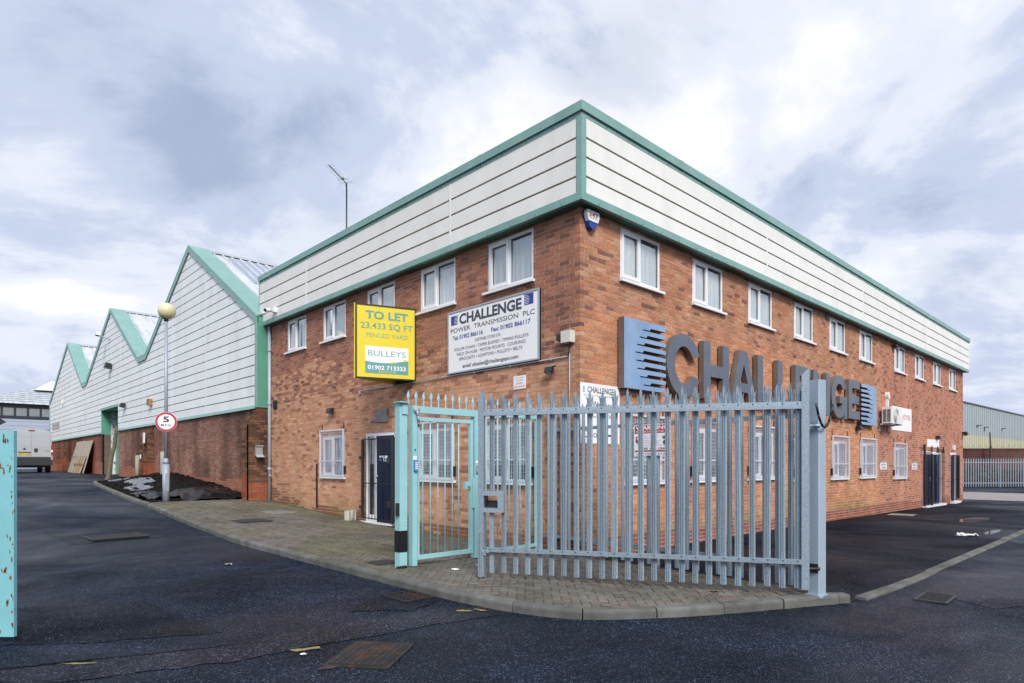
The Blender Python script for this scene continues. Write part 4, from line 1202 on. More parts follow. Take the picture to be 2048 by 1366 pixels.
# ---------------------------------------------------------------- long wall lettering
def extrude_poly(F, outer, holes, d0, d1, name, parent=None):
    from mathutils.geometry import tessellate_polygon
    loops = [outer] + holes
    tri = tessellate_polygon([[Vector((p[0], p[1], 0)) for p in l] for l in loops])
    flatp = [p for l in loops for p in l]; n = len(flatp)
    m_ = MB(); m_.cur = 0
    m_.add([F(p[0], p[1], d1) for p in flatp], [tuple(t) for t in tri])
    m_.cur = 1
    for l in loops:
        k = len(l)
        m_.add([F(p[0], p[1], d0) for p in l] + [F(p[0], p[1], d1 - .0005) for p in l], [(i, (i + 1) % k, k + (i + 1) % k, k + i) for i in range(k)])
    m_.add([F(p[0], p[1], d0) for p in flatp], [tuple(t) for t in tri])
    return m_
ZL0, ZL1 = 2.885, 4.085
FL = lambda x, y, d: (x, -d, y)
def arc(cx, cy, rx, ry, a0, a1, n): return [(cx + rx * math.cos(R_(a0 + (a1 - a0) * i / n)), cy + ry * math.sin(R_(a0 + (a1 - a0) * i / n))) for i in range(n + 1)]
def letter(ch, x0, x1, z0, z1):
    w_, h = x1 - x0, z1 - z0; t = .27 * 1.0; tv = .24
    q = lambda pts: [(x0 + a, z0 + b) for a, b in pts]
    if ch == 'H': return q([(0, 0), (t, 0), (t, h / 2 - tv / 2), (w_ - t, h / 2 - tv / 2), (w_ - t, 0), (w_, 0), (w_, h), (w_ - t, h), (w_ - t, h / 2 + tv / 2), (t, h / 2 + tv / 2), (t, h), (0, h)]), []
    if ch == 'L': return q([(0, 0), (w_, 0), (w_, tv), (t, tv), (t, h), (0, h)]), []
    if ch == 'E': return q([(0, 0), (w_, 0), (w_, tv), (t, tv), (t, h / 2 - tv / 2), (w_ * .93, h / 2 - tv / 2), (w_ * .93, h / 2 + tv / 2), (t, h / 2 + tv / 2), (t, h - tv), (w_, h - tv), (w_, h), (0, h)]), []
    if ch == 'N': return q([(0, 0), (t, 0), (t, h * .55), (w_ - t, 0), (w_, 0), (w_, h), (w_ - t, h), (w_ - t, h * .45), (t, h), (0, h)]), []
    if ch == 'A':
        return q([(0, 0), (.28, 0), (.36, .24), (w_ - .36, .24), (w_ - .28, 0), (w_, 0), (w_ / 2 + .17, h), (w_ / 2 - .17, h)]), [q([(.42, .44), (w_ - .42, .44), (w_ / 2 + .005, h - .3), (w_ / 2 - .005, h - .3)])]
    cx, cy = w_ / 2, h / 2
    if ch == 'C':
        o = arc(cx, cy, w_ / 2, h / 2, 22, 338, 36); i_ = arc(cx, cy, w_ / 2 - .27, h / 2 - .24, 330, 30, 30)
        return q(o + i_), []
    if ch == 'G':
        o = arc(cx, cy, w_ / 2, h / 2, 28, 322, 36)
        i_ = arc(cx, cy, w_ / 2 - .27, h / 2 - .24, 300, 36, 26)
        return q(o + [(w_ * .82, .1), (w_ * .82, 0.0), (w_, 0.0), (w_, .62), (w_ * .52, .62), (w_ * .52, .42), (w_ * .72, .42)] + i_), []
spec = [('C', 2.30, 3.50, 'first'), ('H', 3.62, 4.66, ''), ('A', 4.72, 5.92, ''), ('L', 5.98, 6.86, 'left hand'), ('L', 7.02, 7.88, 'right hand'), ('E', 8.02, 8.98, 'left hand'), ('N', 9.14, 10.3, ''), ('G', 10.42, 11.6, ''), ('E', 11.74, 12.66, 'right hand')]
LBL = {('L', 'left hand'): 'slate grey wall letter L straight after the A', ('L', 'right hand'): 'slate grey wall letter L between another L and an E',
       ('E', 'left hand'): 'slate grey wall letter E in the middle of the word', ('E', 'right hand'): 'slate grey wall letter E at the end of the word'}
for ch, a, b, nm in spec:
    o_, h_ = letter(ch, a, b, ZL0 + (.0 if ch in 'CG' else .03), ZL1 - (0 if ch in 'CG' else .03))
    m_ = extrude_poly(FL, o_, h_, .03, .14, 'sign_letter')
    ob = m_.build('sign_letter', ['letter_face', 'letter_side'])
    tag(ob, LBL.get((ch, nm), 'large slate grey metal letter %s on the long brick wall' % ch), 'letter', 'raised wall letters')
for a, b, z0, z1, mir, lab in ((.97, 2.25, 2.90, 4.11, False, 'square blue metal emblem with fingers beside the letter C'), (12.74, 14.15, 2.79, 4.01, True, 'blue metal emblem with fingers after the last letter')):
    m_ = extrude_poly(FL, logo_polys(a, b, z0, z1, mir), [], .03, .155, 'sign_emblem')
    tag(m_.build('sign_emblem', ['logo_blue', 'letter_side']), lab, 'emblem', 'blue wall emblems')
rp = random.Random(4)
# direction sign
F = sign_frame('R', 0.0, 1.935, .012)
sg = thing('direction_sign', (.5, 0, 1.93), 'white direction board at the building corner behind the palisade', 'sign')
panel(MB(), F, 0, 1.03, 0, .985, -.01, 0).build('board', 'white_sign', sg)
flat(MB(), F, [(.06, .83), (.10, .83), (.10, .93), (.06, .93)], .003).build('logo', 'cyan', sg)
text(sg, 'CHALLENGE', F, .17, .86, .835, .93, 'ink_dark', .012)
text(sg, 'POWER TRANSMISSION', F, .08, .86, .775, .80, 'ink_grey')
text(sg, 'Warehouse', F, .3, .95, .60, .70, 'ink_dark'); text(sg, 'Collection', F, .3, .9, .43, .52, 'ink_dark')
flat(MB(), F, [(.10, .56), (.13, .56), (.22, .66), (.24, .63), (.245, .72), (.15, .71), (.185, .685)], .003).build('arrow', 'ink_dark', sg)
text(sg, 'Office', F, .07, .46, .10, .215, 'ink_dark')
flat(MB(), F, [(.56, .125), (.82, .125), (.82, .10), (.9, .14), (.82, .18), (.82, .155), (.56, .155)], .003).build('arrow', 'ink_dark', sg)
# other wall signs
def plain_sign(name, F, w_, h, label, texts, board='white_sign', cat='sign', group=None):
    p = F(w_ / 2, 0, 0)
    s_ = thing(name, p, label, cat, group)
    panel(MB(), F, 0, w_, 0, h, -.01, 0).build('board', board, s_)
    for (s, a, b, c, d, m, bo) in texts: text(s_, s, F, a * w_, b * w_, c * h, d * h, m, bo)
    return s_
F = sign_frame('R', 16.25, 2.76, .012)
s_ = plain_sign('faded_sign', F, 2.3, .82, 'white signboard with faded pink letters behind the air conditioner', [('ADYNE', .5, .93, .5, .72, 'ink_pink', .01)])
flat(MB(), F, [(1.15, .28), (1.19, .28), (1.28, .38), (1.24, .38)], .003).build('mark', 'ink_pink', s_)
flat(MB(), F, [(1.05, .36), (1.09, .36), (1.12, .39), (1.08, .39)], .003).build('mark', 'ink_pink', s_)
plain_sign('blank_sign', sign_frame('R', 20.7, 2.26, .012), 1.78, .31, 'blank white panel above the double doors', [])
plain_sign('parking_notice', sign_frame('R', 15.02, 1.42, .012), .66, .22, 'white reserved parking notice left of the last grilled window', [('RESERVED', .1, .9, .58, .85, 'ink_dark', 0), ('PARKING', .15, .85, .15, .42, 'ink_dark', 0)])
plain_sign('parking_notice', sign_frame('R', 18.62, 1.40, .012), .66, .22, 'white reserved parking notice between the last window and double doors', [('RESERVED', .1, .9, .58, .85, 'ink_dark', 0), ('PARKING', .15, .85, .15, .42, 'ink_dark', 0)])
for u, z, wch in ((15.1, 1.645, 'left'), (18.7, 1.625, 'right')):
    one(panel(MB(), sign_frame('R', u, z, .012), 0, .5, 0, .055, -.01, 0), 'small_plate', 'ink_grey', 'small grey plate above the %s reserved parking notice' % wch, 'plate', 'plates above parking notices')
plain_sign('security_notice', sign_frame('L', 1.537, 2.925, .012), .305, .235, 'small white notice with pink print below the trade board', [('NO TOOLS', .16, .84, .80, .9, 'ink_faint', 0), ('STORED', .22, .78, .6, .7, 'ink_faint', 0), ('SHARP', .22, .78, .36, .5, 'ink_pink', .01), ('SECURITIES', .06, .94, .1, .25, 'ink_pink', .01)])
one(MB().boxP(L0, 5.65, 6.15, .004, .045, 2.56, 2.86), 'stone_plaque', 'stone_plaque', 'grey square plaque over the navy door', 'plaque')
# alarm box
al = thing('alarm_box', (.22, 0, 5.42), 'white and blue alarm box numbered 247 under the fascia', 'alarm')
sh = [(.07, 5.70), (.37, 5.70), (.385, 5.62), (.30, 5.44), (.24, 5.405), (.20, 5.405), (.14, 5.44), (.055, 5.62)]
MB().prism(sh, lambda a, b, d: (a, -d, b), .004, .03).build('back_plate', 'ink_blue', al)
MB().prism([(.075, 5.698), (.365, 5.698), (.38, 5.62), (.335, 5.525), (.105, 5.525), (.06, 5.62)], lambda a, b, d: (a, -d, b), .031, .10).build('cover', 'white_paint', al)
MB().prism([(.105, 5.523), (.335, 5.523), (.30, 5.445), (.24, 5.41), (.20, 5.41), (.14, 5.445)], lambda a, b, d: (a, -d, b), .031, .088).build('lens', 'ink_blue', al)
FA = lambda x, y, d: (x, -(.10 + d), y)
text(al, '24', FA, .105, .255, 5.60, 5.665, 'ink_red', .015); text(al, '7', FA, .27, .335, 5.60, 5.665, 'ink_dark', .02)
flat(MB(), FA, [(.11, 5.575), (.33, 5.575), (.33, 5.585), (.11, 5.585)], .003).build('lettering', 'ink_grey', al)

# ---------------------------------------------------------------- palisade pales
def pale_mesh(name, z0, z1, wd, material, thick=.004):
    """W-section pale with a splayed triple-pointed head; local x along the fence, y out"""
    h = wd / 2
    cx = [-h, -h * .62, -h * .3, 0, h * .3, h * .62, h]
    cy = [0, .004, .022, .010, .022, .004, 0]
    m_ = MB(); zs = [z0, z1 - .16]
    front = []
    for z in zs:
        front += [(x, y, z) for x, y in zip(cx, cy)]
    head = [(-h - .012, .012, z1 - .075), (-h * .55, .012, z1 - .105), (-h * .42, .02, z1 - .045), (0, .016, z1), (h * .42, .02, z1 - .045), (h * .55, .012, z1 - .105), (h + .012, .012, z1 - .075)]
    front += head
    n = 7; fs = []
    for r in range(2):
        for i in range(n - 1):
            fs.append((r * n + i, r * n + i + 1, (r + 1) * n + i + 1, (r + 1) * n + i))
    k = len(front)
    back_ = [(x, y - thick, z) for x, y, z in front]
    fb_ = [tuple(k + i for i in f_)[::-1] for f_ in fs]
    edge = [i for i in range(n)] + [n + n - 1, 3 * n - 1] + [3 * n - 2 - i for i in range(n - 1)] + [n]
    side = []
    for i in range(len(edge)):
        a, b = edge[i], edge[(i + 1) % len(edge)]
        side.append((b, a, k + a, k + b))
    m_.add(front + back_, fs + fb_ + side)
    return m_.mesh(name, material)

def rot_root(name, loc, rz, label, cat, group=None): return thing(name, loc, label, cat, group, rz)
def lbuild(mb, name, mats, parent, smooth=False): return mb.build(name, mats, parent, smooth, local=True)

# swung palisade gate leaf, hinged on the big post
hx, hy, ex, ey = -.5, -3.71, -2.43, -.42
gl_ = math.hypot(ex - hx, ey - hy); gang = math.atan2(ey - hy, ex - hx)
gz = 0.12
gate = rot_root('palisade_gate', (hx, hy, gz), gang, 'galvanised palisade gate leaf standing open across the block paving', 'gate')
zp0, zp1 = .075, 2.40
# local z is above gz; world pales run 0.195 .. 2.52
pm = pale_mesh('pale', zp0, zp1, .068, 'galv')
NP = 24
for i in range(NP):
    u = gl_ - .12 - (gl_ - .19) * i / (NP - 1)
    if i == 0:
        continue
    link('pale', pm, gate, (u + random.uniform(-.004, .004), -.03, random.uniform(-.006, .006))).rotation_euler = (0, random.uniform(-.004, .004), 0)
# the pale cut by the lock box
link('pale', pale_mesh('pale', 1.14, zp1, .068, 'galv'), gate, (gl_ - .12, -.03, 0)); 
m_ = MB().box(gl_ - .15, gl_ - .09, -.035, -.012, .075, .85); lbuild(m_, 'pale_stub', 'galv', gate)
RB, RT = .355, 2.10
for z in (RB, RT):
    lbuild(MB().box(.03, gl_ - .03, -.004, .045, z, z + .05).box(.03, gl_ - .03, -.004, .012, z + .05, z + .085 if z == RT else z + .052), 'rail', 'galv', gate)
m_ = MB()
for i in range(NP):
    u = gl_ - .12 - (gl_ - .19) * i / (NP - 1)
    for z in (RT + .062, RB + .036): m_.tube((u, .012, z), (u, .05 if z < 1 else .02, z), .008, None, 6)
tag(lbuild(m_, 'bolts', 'black_metal', gate), kind='stuff')
lbuild(MB().box(gl_ - .03, gl_ + .045, -.03, .05, .03, 2.34).prism([(gl_ - .03, 2.34), (gl_ + .045, 2.34), (gl_ - .01, 2.43)], lambda a, b, d: (a, d, b), -.03, .05), 'end_stile', 'galv', gate)
lbuild(MB().box(-.05, .03, -.02, .02, .07, 2.48).prism([(-.05, 2.48), (.03, 2.48), (-.05, 2.56)], lambda a, b, d: (a, d, b), -.02, .02), 'hinge_stile', 'galv', gate)
um = 2.13
lbuild(MB().box(um - .028, um + .028, .0, .044, RB + .052, RT), 'middle_stile', 'galv', gate)
m_ = MB(); a, b, c, d = gl_ - .30, gl_ - .03, .86, 1.13
for q in ((a, b, c, c + .055), (a, b, d - .055, d), (a, a + .08, c + .055, d - .055)): m_.box(q[0], q[1], -.06, .055, q[2], q[3])
lk = lbuild(m_, 'lock_box', 'galv', gate)
lbuild(MB().box(a + .08, b, -.055, -.03, c + .055, c + .15).box(b - .03, b - .02, -.05, .03, c + .1, d - .06), 'lock_plate', 'black_metal', lk)
lbuild(MB().box(gl_ - .07, gl_ + .05, .05, .058, .40, .412).tube((gl_ + .01, .055, .40), (gl_ - .06, .055, .31), .006, None, 6).box(gl_ + .045, gl_ + .07, -.01, .06, .17, .185), 'drop_bolt', 'galv', gate)
lbuild(MB().tube((gl_ + .01, .062, .02), (gl_ + .01, .062, .6), .012, None, 8), 'drop_rod', 'galv', gate)

# big galvanised hinge post
pc = (-.285, -3.765)
post = thing('gate_post', (pc[0], pc[1], .1), 'tall square galvanised post carrying the open palisade gate', 'post', None, R_(-10))
s2 = .072
m_ = MB(); c_ = .012
ring = [(-s2 + c_, -s2), (s2 - c_, -s2), (s2, -s2 + c_), (s2, s2 - c_), (s2 - c_, s2), (-s2 + c_, s2), (-s2, s2 - c_), (-s2, -s2 + c_)]
m_.prism(ring, lambda a, b, d: (a, b, d), -.1, 2.455)
lbuild(m_, 'shaft', 'galv_post', post)
lbuild(MB().box(-s2 - .015, s2 + .015, -s2 - .015, s2 + .015, -.01, .02), 'base_plate', 'galv_post', post)
def world_local(p, root, rz):
    l = WL[root.name]; dx, dy = p[0] - l[0], p[1] - l[1]
    return (dx * math.cos(-rz) - dy * math.sin(-rz), dx * math.sin(-rz) + dy * math.cos(-rz), p[2] - l[2])
for z in (.42, 2.03):
    m_ = MB(); A = world_local((hx + .03, hy - .02, z), post, R_(-10)); B = world_local((pc[0] - .08, pc[1] - .06, z), post, R_(-10))
    m_.tube(A, B, .018, None, 8); m_.tube((A[0], A[1], A[2] - .035), (A[0], A[1], A[2] + .06), .028, None, 10)
    m_.tube((A[0], A[1], A[2] + .06), (A[0], A[1], A[2] + .10), .016, None, 8)
    m_.box(-s2 - .012, -s2, -.06, .06, z - .1 - .05, z - .1 + .05) 
    lbuild(m_, 'hinge', 'galv' if z > 1 else 'rusty_iron', post)
one(MB().path([(-.53 + .10 * k / 8 * 3.2 + 0, -3.80 - .06 * k / 8 - .05, 2.27 - .26 * math.sin(math.pi * k / 8) ** .8 + .0 * k) for k in range(9)], .014, 8), 'hose', 'black_plastic', 'black flexible cable looped from gate leaf to post', 'cable', None, True)

# fixed palisade from the corner of the building to the post
fx0, fy0, fx1, fy1 = -.07, .70, -.29, -3.55
flen = math.hypot(fx1 - fx0, fy1 - fy0); fang = math.atan2(fy1 - fy0, fx1 - fx0)
fence = rot_root('palisade_fence', (fx0, fy0, .12), fang, 'fixed galvanised palisade between the building corner and gate post', 'fence')
pm2 = pale_mesh('pale', .06, 2.44, .068, 'galv')
k = 27
for i in range(k): link('pale', pm2, fence, (.08 + (flen - .16) * i / (k - 1), 0, 0)).rotation_euler = (0, 0, math.pi)
for z in (.26, 2.02): lbuild(MB().box(0, flen, .004, .05, z, z + .05), 'rail', 'galv', fence)
lbuild(MB().box(flen - .02, flen + .03, .05, .1, 0, 2.3), 'end_post', 'galv', fence)
lbuild(MB().box(flen * .52 - .03, flen * .52 + .03, .052, .11, -.1, 2.3), 'mid_post', 'galv', fence)
# warning sign hung on the fixed fence
def fence_pt(px_lat): return px_lat
fdir = Vector((fx1 - fx0, fy1 - fy0, 0)).normalized(); fn = Vector((fdir.y, -fdir.x, 0))
if fn.x > 0: fn = -fn
ws0 = 1.90; wlen = .62
base = Vector((fx0, fy0, 0)) + fdir * ws0 + fn * .035
FWN = lambda x, y, d: tuple(base + fdir * x + fn * d + Vector((0, 0, 1.72 + y)))
sg = thing('warning_sign', tuple(base + Vector((0, 0, 1.72))), 'red and white security warning sign on the palisade bars', 'sign')
panel(MB(), FWN, 0, wlen, 0, .44, -.006, 0).build('board', 'white_sign', sg)
flat(MB(), FWN, [(.012, .315), (wlen - .012, .315), (wlen - .012, .43), (.012, .43)], .002).build('band', 'ink_red', sg)
text(sg, 'WARNING', FWN, .03, .59, .365, .42, 'white_sign', .03, .004); text(sg, 'THIS SITE IS PROTECTED BY', FWN, .03, .59, .325, .35, 'white_sign', .01, .004)
flat(MB(), FWN, [(.03, .27), (.13, .27), (.13, .20), (.08, .15), (.03, .20)], .003).build('shield', 'ink_red', sg)
flat(MB(), FWN, [(.05, .255), (.11, .255), (.11, .235), (.09, .235), (.09, .17), (.07, .17), (.07, .235), (.05, .235)], .005).build('shield_mark', 'white_sign', sg)
flat(MB(), FWN, [(.03, .20), (.13, .20), (.13, .21), (.03, .21)], .006).build('shield_bar', 'ink_dark', sg)
flat(MB(), FWN, [(.50, .235), (.57, .235), (.58, .28), (.555, .26), (.535, .29), (.515, .26), (.49, .28)], .003).build('crown', 'ink_dark', sg)
flat(MB(), FWN, arc(.535, .185, .035, .035, 0, 330, 11), .003).build('badge', 'ink_slate', sg)
for i, s in enumerate(('Man Guarding', 'Key Holding', 'Alarm Response', 'Mobile Patrols', 'Lock/Unlock Services')):
    text(sg, s, FWN, .19, .19 + .018 * len(s), .27 - i * .033, .287 - i * .033, 'ink_faint')
text(sg, '0845 345 1542', FWN, .09, .57, .085, .115, 'ink_dark', .015)
flat(MB(), FWN, [(.012, .055), (.56, .055), (.56, .075), (.012, .075)], .003).build('band', 'ink_red', sg)
text(sg, 'www.interbar.co.uk', FWN, .04, .56, .015, .042, 'ink_slate', .0)

# ---------------------------------------------------------------- turquoise pedestrian gate and side panel
GY = .90
zg = .15
tg = thing('pedestrian_gate', (-2.1, GY, zg), 'turquoise steel pedestrian gate with spear tops beside the kerb', 'gate')
xl, xr = -2.64, -1.40
m_ = MB().box(xl, xl + .08, GY - .05, GY + .05, zg, 2.43).box(xr - .09, xr, GY - .05, GY + .05, zg, 2.43).box(xl + .08, xr - .09, GY - .048, GY + .048, 2.33, 2.428)
fr = m_.build('portal_frame', 'turquoise', tg)
m_ = MB().box(xl + .10, xr - .11, GY - .03, GY + .02, 2.22, 2.275).box(xl + .10, xr - .11, GY - .03, GY + .02, zg + .08, zg + .14).box(xr - .165, xr - .11, GY - .03, GY + .02, zg + .14, 2.22).box(xl + .10, xl + .13, GY - .03, GY + .02, zg + .14, 2.22)
lf = m_.build('gate_leaf', 'turquoise', tg)
for x in (-2.436, -2.30, -2.167, -2.034, -1.895, -1.773):
    MB().tube((x, GY - .005, zg + .14), (x, GY - .005, 2.22), .0095, None, 8).build('bar', 'turquoise', lf, True)
MB().box(xr - .27, xr - .165, GY - .028, GY + .018, 1.22, 1.33).tube((xr - .2, GY - .03, 1.27), (xr - .2, GY - .07, 1.27), .018, None, 8).build('lock', 'turquoise', lf)
MB().box(xr - .14, xr - .095, GY - .055, GY - .02, .92, 1.38).build('lock_cover', 'turquoise', lf)
def spear(mb, x, y, z0, z1):
    mb.tube((x, y, z0), (x, y, z1 - .13), .008, None, 6)
    a = .028
    mb.add([(x, y, z1), (x - a, y, z1 - .085), (x, y - .008, z1 - .085), (x + a, y, z1 - .085), (x, y + .008, z1 - .085), (x, y, z1 - .145)], [(0, 1, 2), (0, 2, 3), (0, 3, 4), (0, 4, 1), (5, 2, 1), (5, 3, 2), (5, 4, 3), (5, 1, 4)])
for i in range(10):
    m_ = MB(); spear(m_, -2.68 + 1.195 * i / 9, GY, 2.428, 2.65); m_.build('spear_top', 'turquoise', fr)
MB().box(xl + .012, xl + .072, GY - .085, GY - .051, 1.50, 1.65).build('keypad', 'keypad_blue', tg)
m_ = MB()
for i in range(3):
    for j in range(4): m_.box(xl + .02 + i * .016, xl + .031 + i * .016, GY - .09, GY - .085, 1.525 + j * .028, 1.543 + j * .028)
m_.build('keypad_buttons', 'white_sign', tg)
MB().box(xl + .01, xl + .065, GY - .058, GY - .051, 1.66, 1.71).build('label_plate', 'white_sign', tg)
MB().tube((xl + .04, GY - .05, 1.80), (xl + .04, GY - .058, 1.80), .012).build('keyhole', 'black_metal', tg)
MB().box(xr - .075, xr - .02, GY - .075, GY - .051, 1.46, 1.58).build('exit_button', 'grey_plastic', tg)
MB().box(xr - .062, xr - .033, GY - .08, GY - .075, 1.485, 1.555).build('button_face', 'pvc_grey', tg)
MB().box(xr - .075, xr - .025, GY - .056, GY - .051, 1.61, 1.65).build('label_plate', 'white_sign', tg)
MB().tube((xl + .05, GY - .05, 2.37), (xl + .05, GY - .09, 2.37), .045, None, 12).path([(xl + .05, GY - .09, 2.36), (xl + .055, GY - .10, 2.28), (xl + .085, GY - .08, 2.2), (xl + .11, GY - .04, 2.15)], .018, 8).build('cable_gland', 'pvc_grey', tg, True)
# side panel to the wall
sp_ = thing('railing_panel', (-.75, GY, zg), 'turquoise railing panel between the pedestrian gate and brick wall', 'railing')
MB().box(xr + .004, -.10, GY - .02, GY + .02, 2.36, 2.41).build('rail', 'turquoise', sp_)
MB().box(xr + .004, -.10, GY - .02, GY + .02, zg + .05, zg + .10).build('rail', 'turquoise', sp_)
MB().box(-.10, -.035, GY - .05, GY + .03, .1, 2.43).build('wall_post', 'turquoise', sp_)
for i in range(8):
    x = xr + .18 + i * .25
    if x < -.12:
        m_ = MB().tube((x, GY, zg + .10), (x, GY, 2.36), .0095, None, 8); m_.build('bar', 'turquoise', sp_, True)
        m_ = MB(); spear(m_, x, GY, 2.41, 2.65); m_.build('spear_top', 'turquoise', sp_)
for z in (.28, 2.22): MB().box(-.09, -.02, GY - .075, GY - .05, z - .02, z + .03).build('hinge', 'black_metal', sp_)
# turquoise closing post with black tape
tp = thing('closing_post', (-2.78, .93, .14), 'turquoise channel post with black tape band at its foot', 'post')
MB().box(-2.825, -2.70, .90, .915, .1, 2.46).box(-2.825, -2.81, .915, 1.02, .1, 2.46).box(-2.715, -2.70, .915, 1.02, .1, 2.46).build('shaft', 'turquoise', tp)
MB().box(-2.829, -2.698, .893, .8995, .36, .66).box(-2.833, -2.8255, .90, 1.022, .36, .66).build('tape_band', 'paint_black', tp)
MB().box(-2.86, -2.70, .84, 1.0, 2.46, 2.475).box(-2.79, -2.70, .88, .897, 2.3, 2.46).build('cap_bracket', 'turquoise', tp)
MB().box(-2.855, -2.827, .90, .96, .87, 1.05).build('stop_block', 'black_plastic', tp)
MB().box(-2.88, -2.74, .84, .893, .14, .17).build('foot_plate', 'rusty_iron', tp)

# rusty turquoise post at the left edge of the picture
lat0 = -.79 * 5.65
def camxy(lat, dep): return (CAM[0] + RGT[0] * lat + FWD[0] * dep, CAM[1] + RGT[1] * lat + FWD[1] * dep)
x_, y_ = camxy(-4.47 - .145, 5.75)
rp_ = thing('rusty_post', (x_, y_, 0.02), 'thick turquoise gate post with rust patches on its edges', 'post', None, R_(-43.5))
m_ = MB(); m_.prism([(-.12, -.1), (.117, -.1), (.122, -.095), (.122, -.06), (-.12, -.06)], lambda a, b, d: (a, b, d), -.1, 1.88); lbuild(m_, 'shaft', 'turquoise_rusty', rp_)
mrs = mat('rust', (.17, .07, .02), .85, var=.4, vscale=40)
rr = random.Random(12)
m_ = MB()
for i in range(26):
    z = rr.choice([rr.uniform(.1, 1.85), rr.uniform(.3, .9), rr.uniform(1.2, 1.6)]); x = .121 - abs(rr.gauss(0, .022)); a = rr.uniform(.004, .012); b = rr.uniform(.006, .03)
    pts = [(x + a * math.cos(t) * rr.uniform(.5, 1.2), z + b * math.sin(t) * rr.uniform(.5, 1.2)) for t in [k * .9 for k in range(7)]]
    m_.add([(min(p[0], .1195), -.1012, p[1]) for p in pts], [tuple(range(7))])
for z, x, s in ((1.80, .035, .03), (.62, .05, .022), (.32, .07, .02), (.1, .0, .03)):
    for j in range(5):
        xx = x + rr.uniform(-s, s) * .6; zz_ = z + rr.uniform(-s, s) * 1.4
        pts = [(xx + .008 * math.cos(t) * rr.uniform(.5, 1.3), zz_ + .022 * math.sin(t) * rr.uniform(.5, 1.3)) for t in [k * .9 for k in range(7)]]
        m_.add([(p[0], -.1016, p[1]) for p in pts], [tuple(range(7))])
tag(lbuild(m_, 'rust_patches', 'rust', rp_), kind='stuff')

# ---------------------------------------------------------------- lamp post and speed sign
lx, ly = -2.62, 13.05; lz = G(lx, ly) + .1
lp = thing('lamp_post', (lx, ly, lz), 'grey lamp column with a yellowed globe beside the planting bed', 'lamp post')
MB().tube((lx, ly, lz - .1), (lx, ly, lz + 1.05), .095, None, 14).tube((lx, ly, lz + 1.05), (lx, ly, lz + 1.22), .095, .05, 14).build('base', 'lamp_grey', lp, True)
MB().tube((lx, ly, lz + 1.22), (lx, ly, 5.66), .048, .042, 12).build('column', 'lamp_grey', lp, True)
MB().box(lx - .045, lx + .045, ly - .1, ly - .09, lz + .3, lz + .8).build('access_door', 'lamp_grey', lp)
MB().tube((lx, ly, 5.64), (lx, ly, 5.70), .06, None, 14).tube((lx, ly, 5.70), (lx, ly, 5.78), .07, .15, 16).build('globe_seat', 'black_plastic', lp, True)
MB().sphere((lx + .02, ly, 5.925), .235, 28, 18).build('globe', 'globe', lp, True)
vd = Vector((CAM[0] - lx, CAM[1] - ly, 0)).normalized(); sd = Vector((-vd.y, vd.x, 0))
FS = lambda x, y, d: (lx + vd.x * (.06 + d) + sd.x * x, ly + vd.y * (.06 + d) + sd.y * x, 2.79 + y)
sg = thing('speed_sign', (lx + vd.x * .06, ly + vd.y * .06, 2.5), 'round red bordered 5 mph speed limit sign on the lamp column', 'sign')
MB().prism(arc(0, 0, .275, .275, 0, 350, 35), FS, -.012, 0).build('disc', 'white_sign', sg)
o_, i_ = arc(0, 0, .27, .27, 0, 360, 40), arc(0, 0, .215, .215, 0, 360, 40)
m_ = MB(); m_.add([FS(*p, .003) for p in o_] + [FS(*p, .003) for p in i_], [(k, k + 1, 41 + k + 1, 41 + k) for k in range(40)]); m_.build('red_ring', 'ink_red', sg)
text(sg, '5', FS, -.075, .075, -.01, .15, 'ink_dark', .03, .004); text(sg, 'M.P.H.', FS, -.13, .13, -.125, -.06, 'ink_dark', .01, .004)
m_ = MB(); panel(m_, FS, -.06, .06, -.02, .02, -.1, -.012); m_.build('clamp', 'pvc_grey', sg)

# ---------------------------------------------------------------- planting bed
def mound(x, y):
    t = sstep(-2.6, -.6, x)
    return .05 + .42 * t * math.exp(-((y - 20.3) / 3.4) ** 2) + .22 * t * math.exp(-((y - 15.5) / 2.5) ** 2) + .05 * mnoise.noise((x * 1.7, y * 1.7, 0)) + .035 * mnoise.noise((x * 5, y * 5, 2))
mb = MB(); xs = [-3.2 + i * .1 for i in range(29)]; ys = [12.9 + i * .15 for i in range(80)]
edge = lambda y: interp(y, sorted([(p[1], p[0]) for p in KI if p[1] > 12]))
V = []
for i, x in enumerate(xs):
    for y in ys:
        e = edge(y); xx = e + (XB - e) * i / 28
        fade = sstep(0, .5, (y - 12.9)) * sstep(24.7, 23.6, y)
        V.append((xx, y, G(xx, y) + .05 + mound(xx, y) * fade))
n = len(ys)
mb.add(V, [(i * n + j, (i + 1) * n + j, (i + 1) * n + j + 1, i * n + j + 1) for i in range(28) for j in range(n - 1)])
bed = tag(mb.build('planting_bed', 'soil', None, True), kind='structure')
rs_ = random.Random(6); mb = MB()
for k in range(2600):
    y = rs_.uniform(13.1, 24.2); e = edge(y); x = rs_.uniform(e + .03, XB); s = rs_.uniform(.01, .045) * (1.5 if rs_.random() < .1 else 1)
    fade = sstep(0, .5, (y - 12.9)) * sstep(24.7, 23.6, y); z = G(x, y) + .05 + mound(x, y) * fade
    p = [(x + rs_.uniform(-s, s), y + rs_.uniform(-s, s), z + rs_.uniform(-.3 * s, s)) for _ in range(4)]
    mb.add(p, [(0, 1, 2), (0, 1, 3), (1, 2, 3), (0, 2, 3)])
tag(mb.build('soil_clods', 'soil', bed), kind='stuff')
def bedz(x, y): return G(x, y) + .05 + mound(x, y) * sstep(0, .5, (y - 12.9)) * sstep(24.7, 23.6, y)
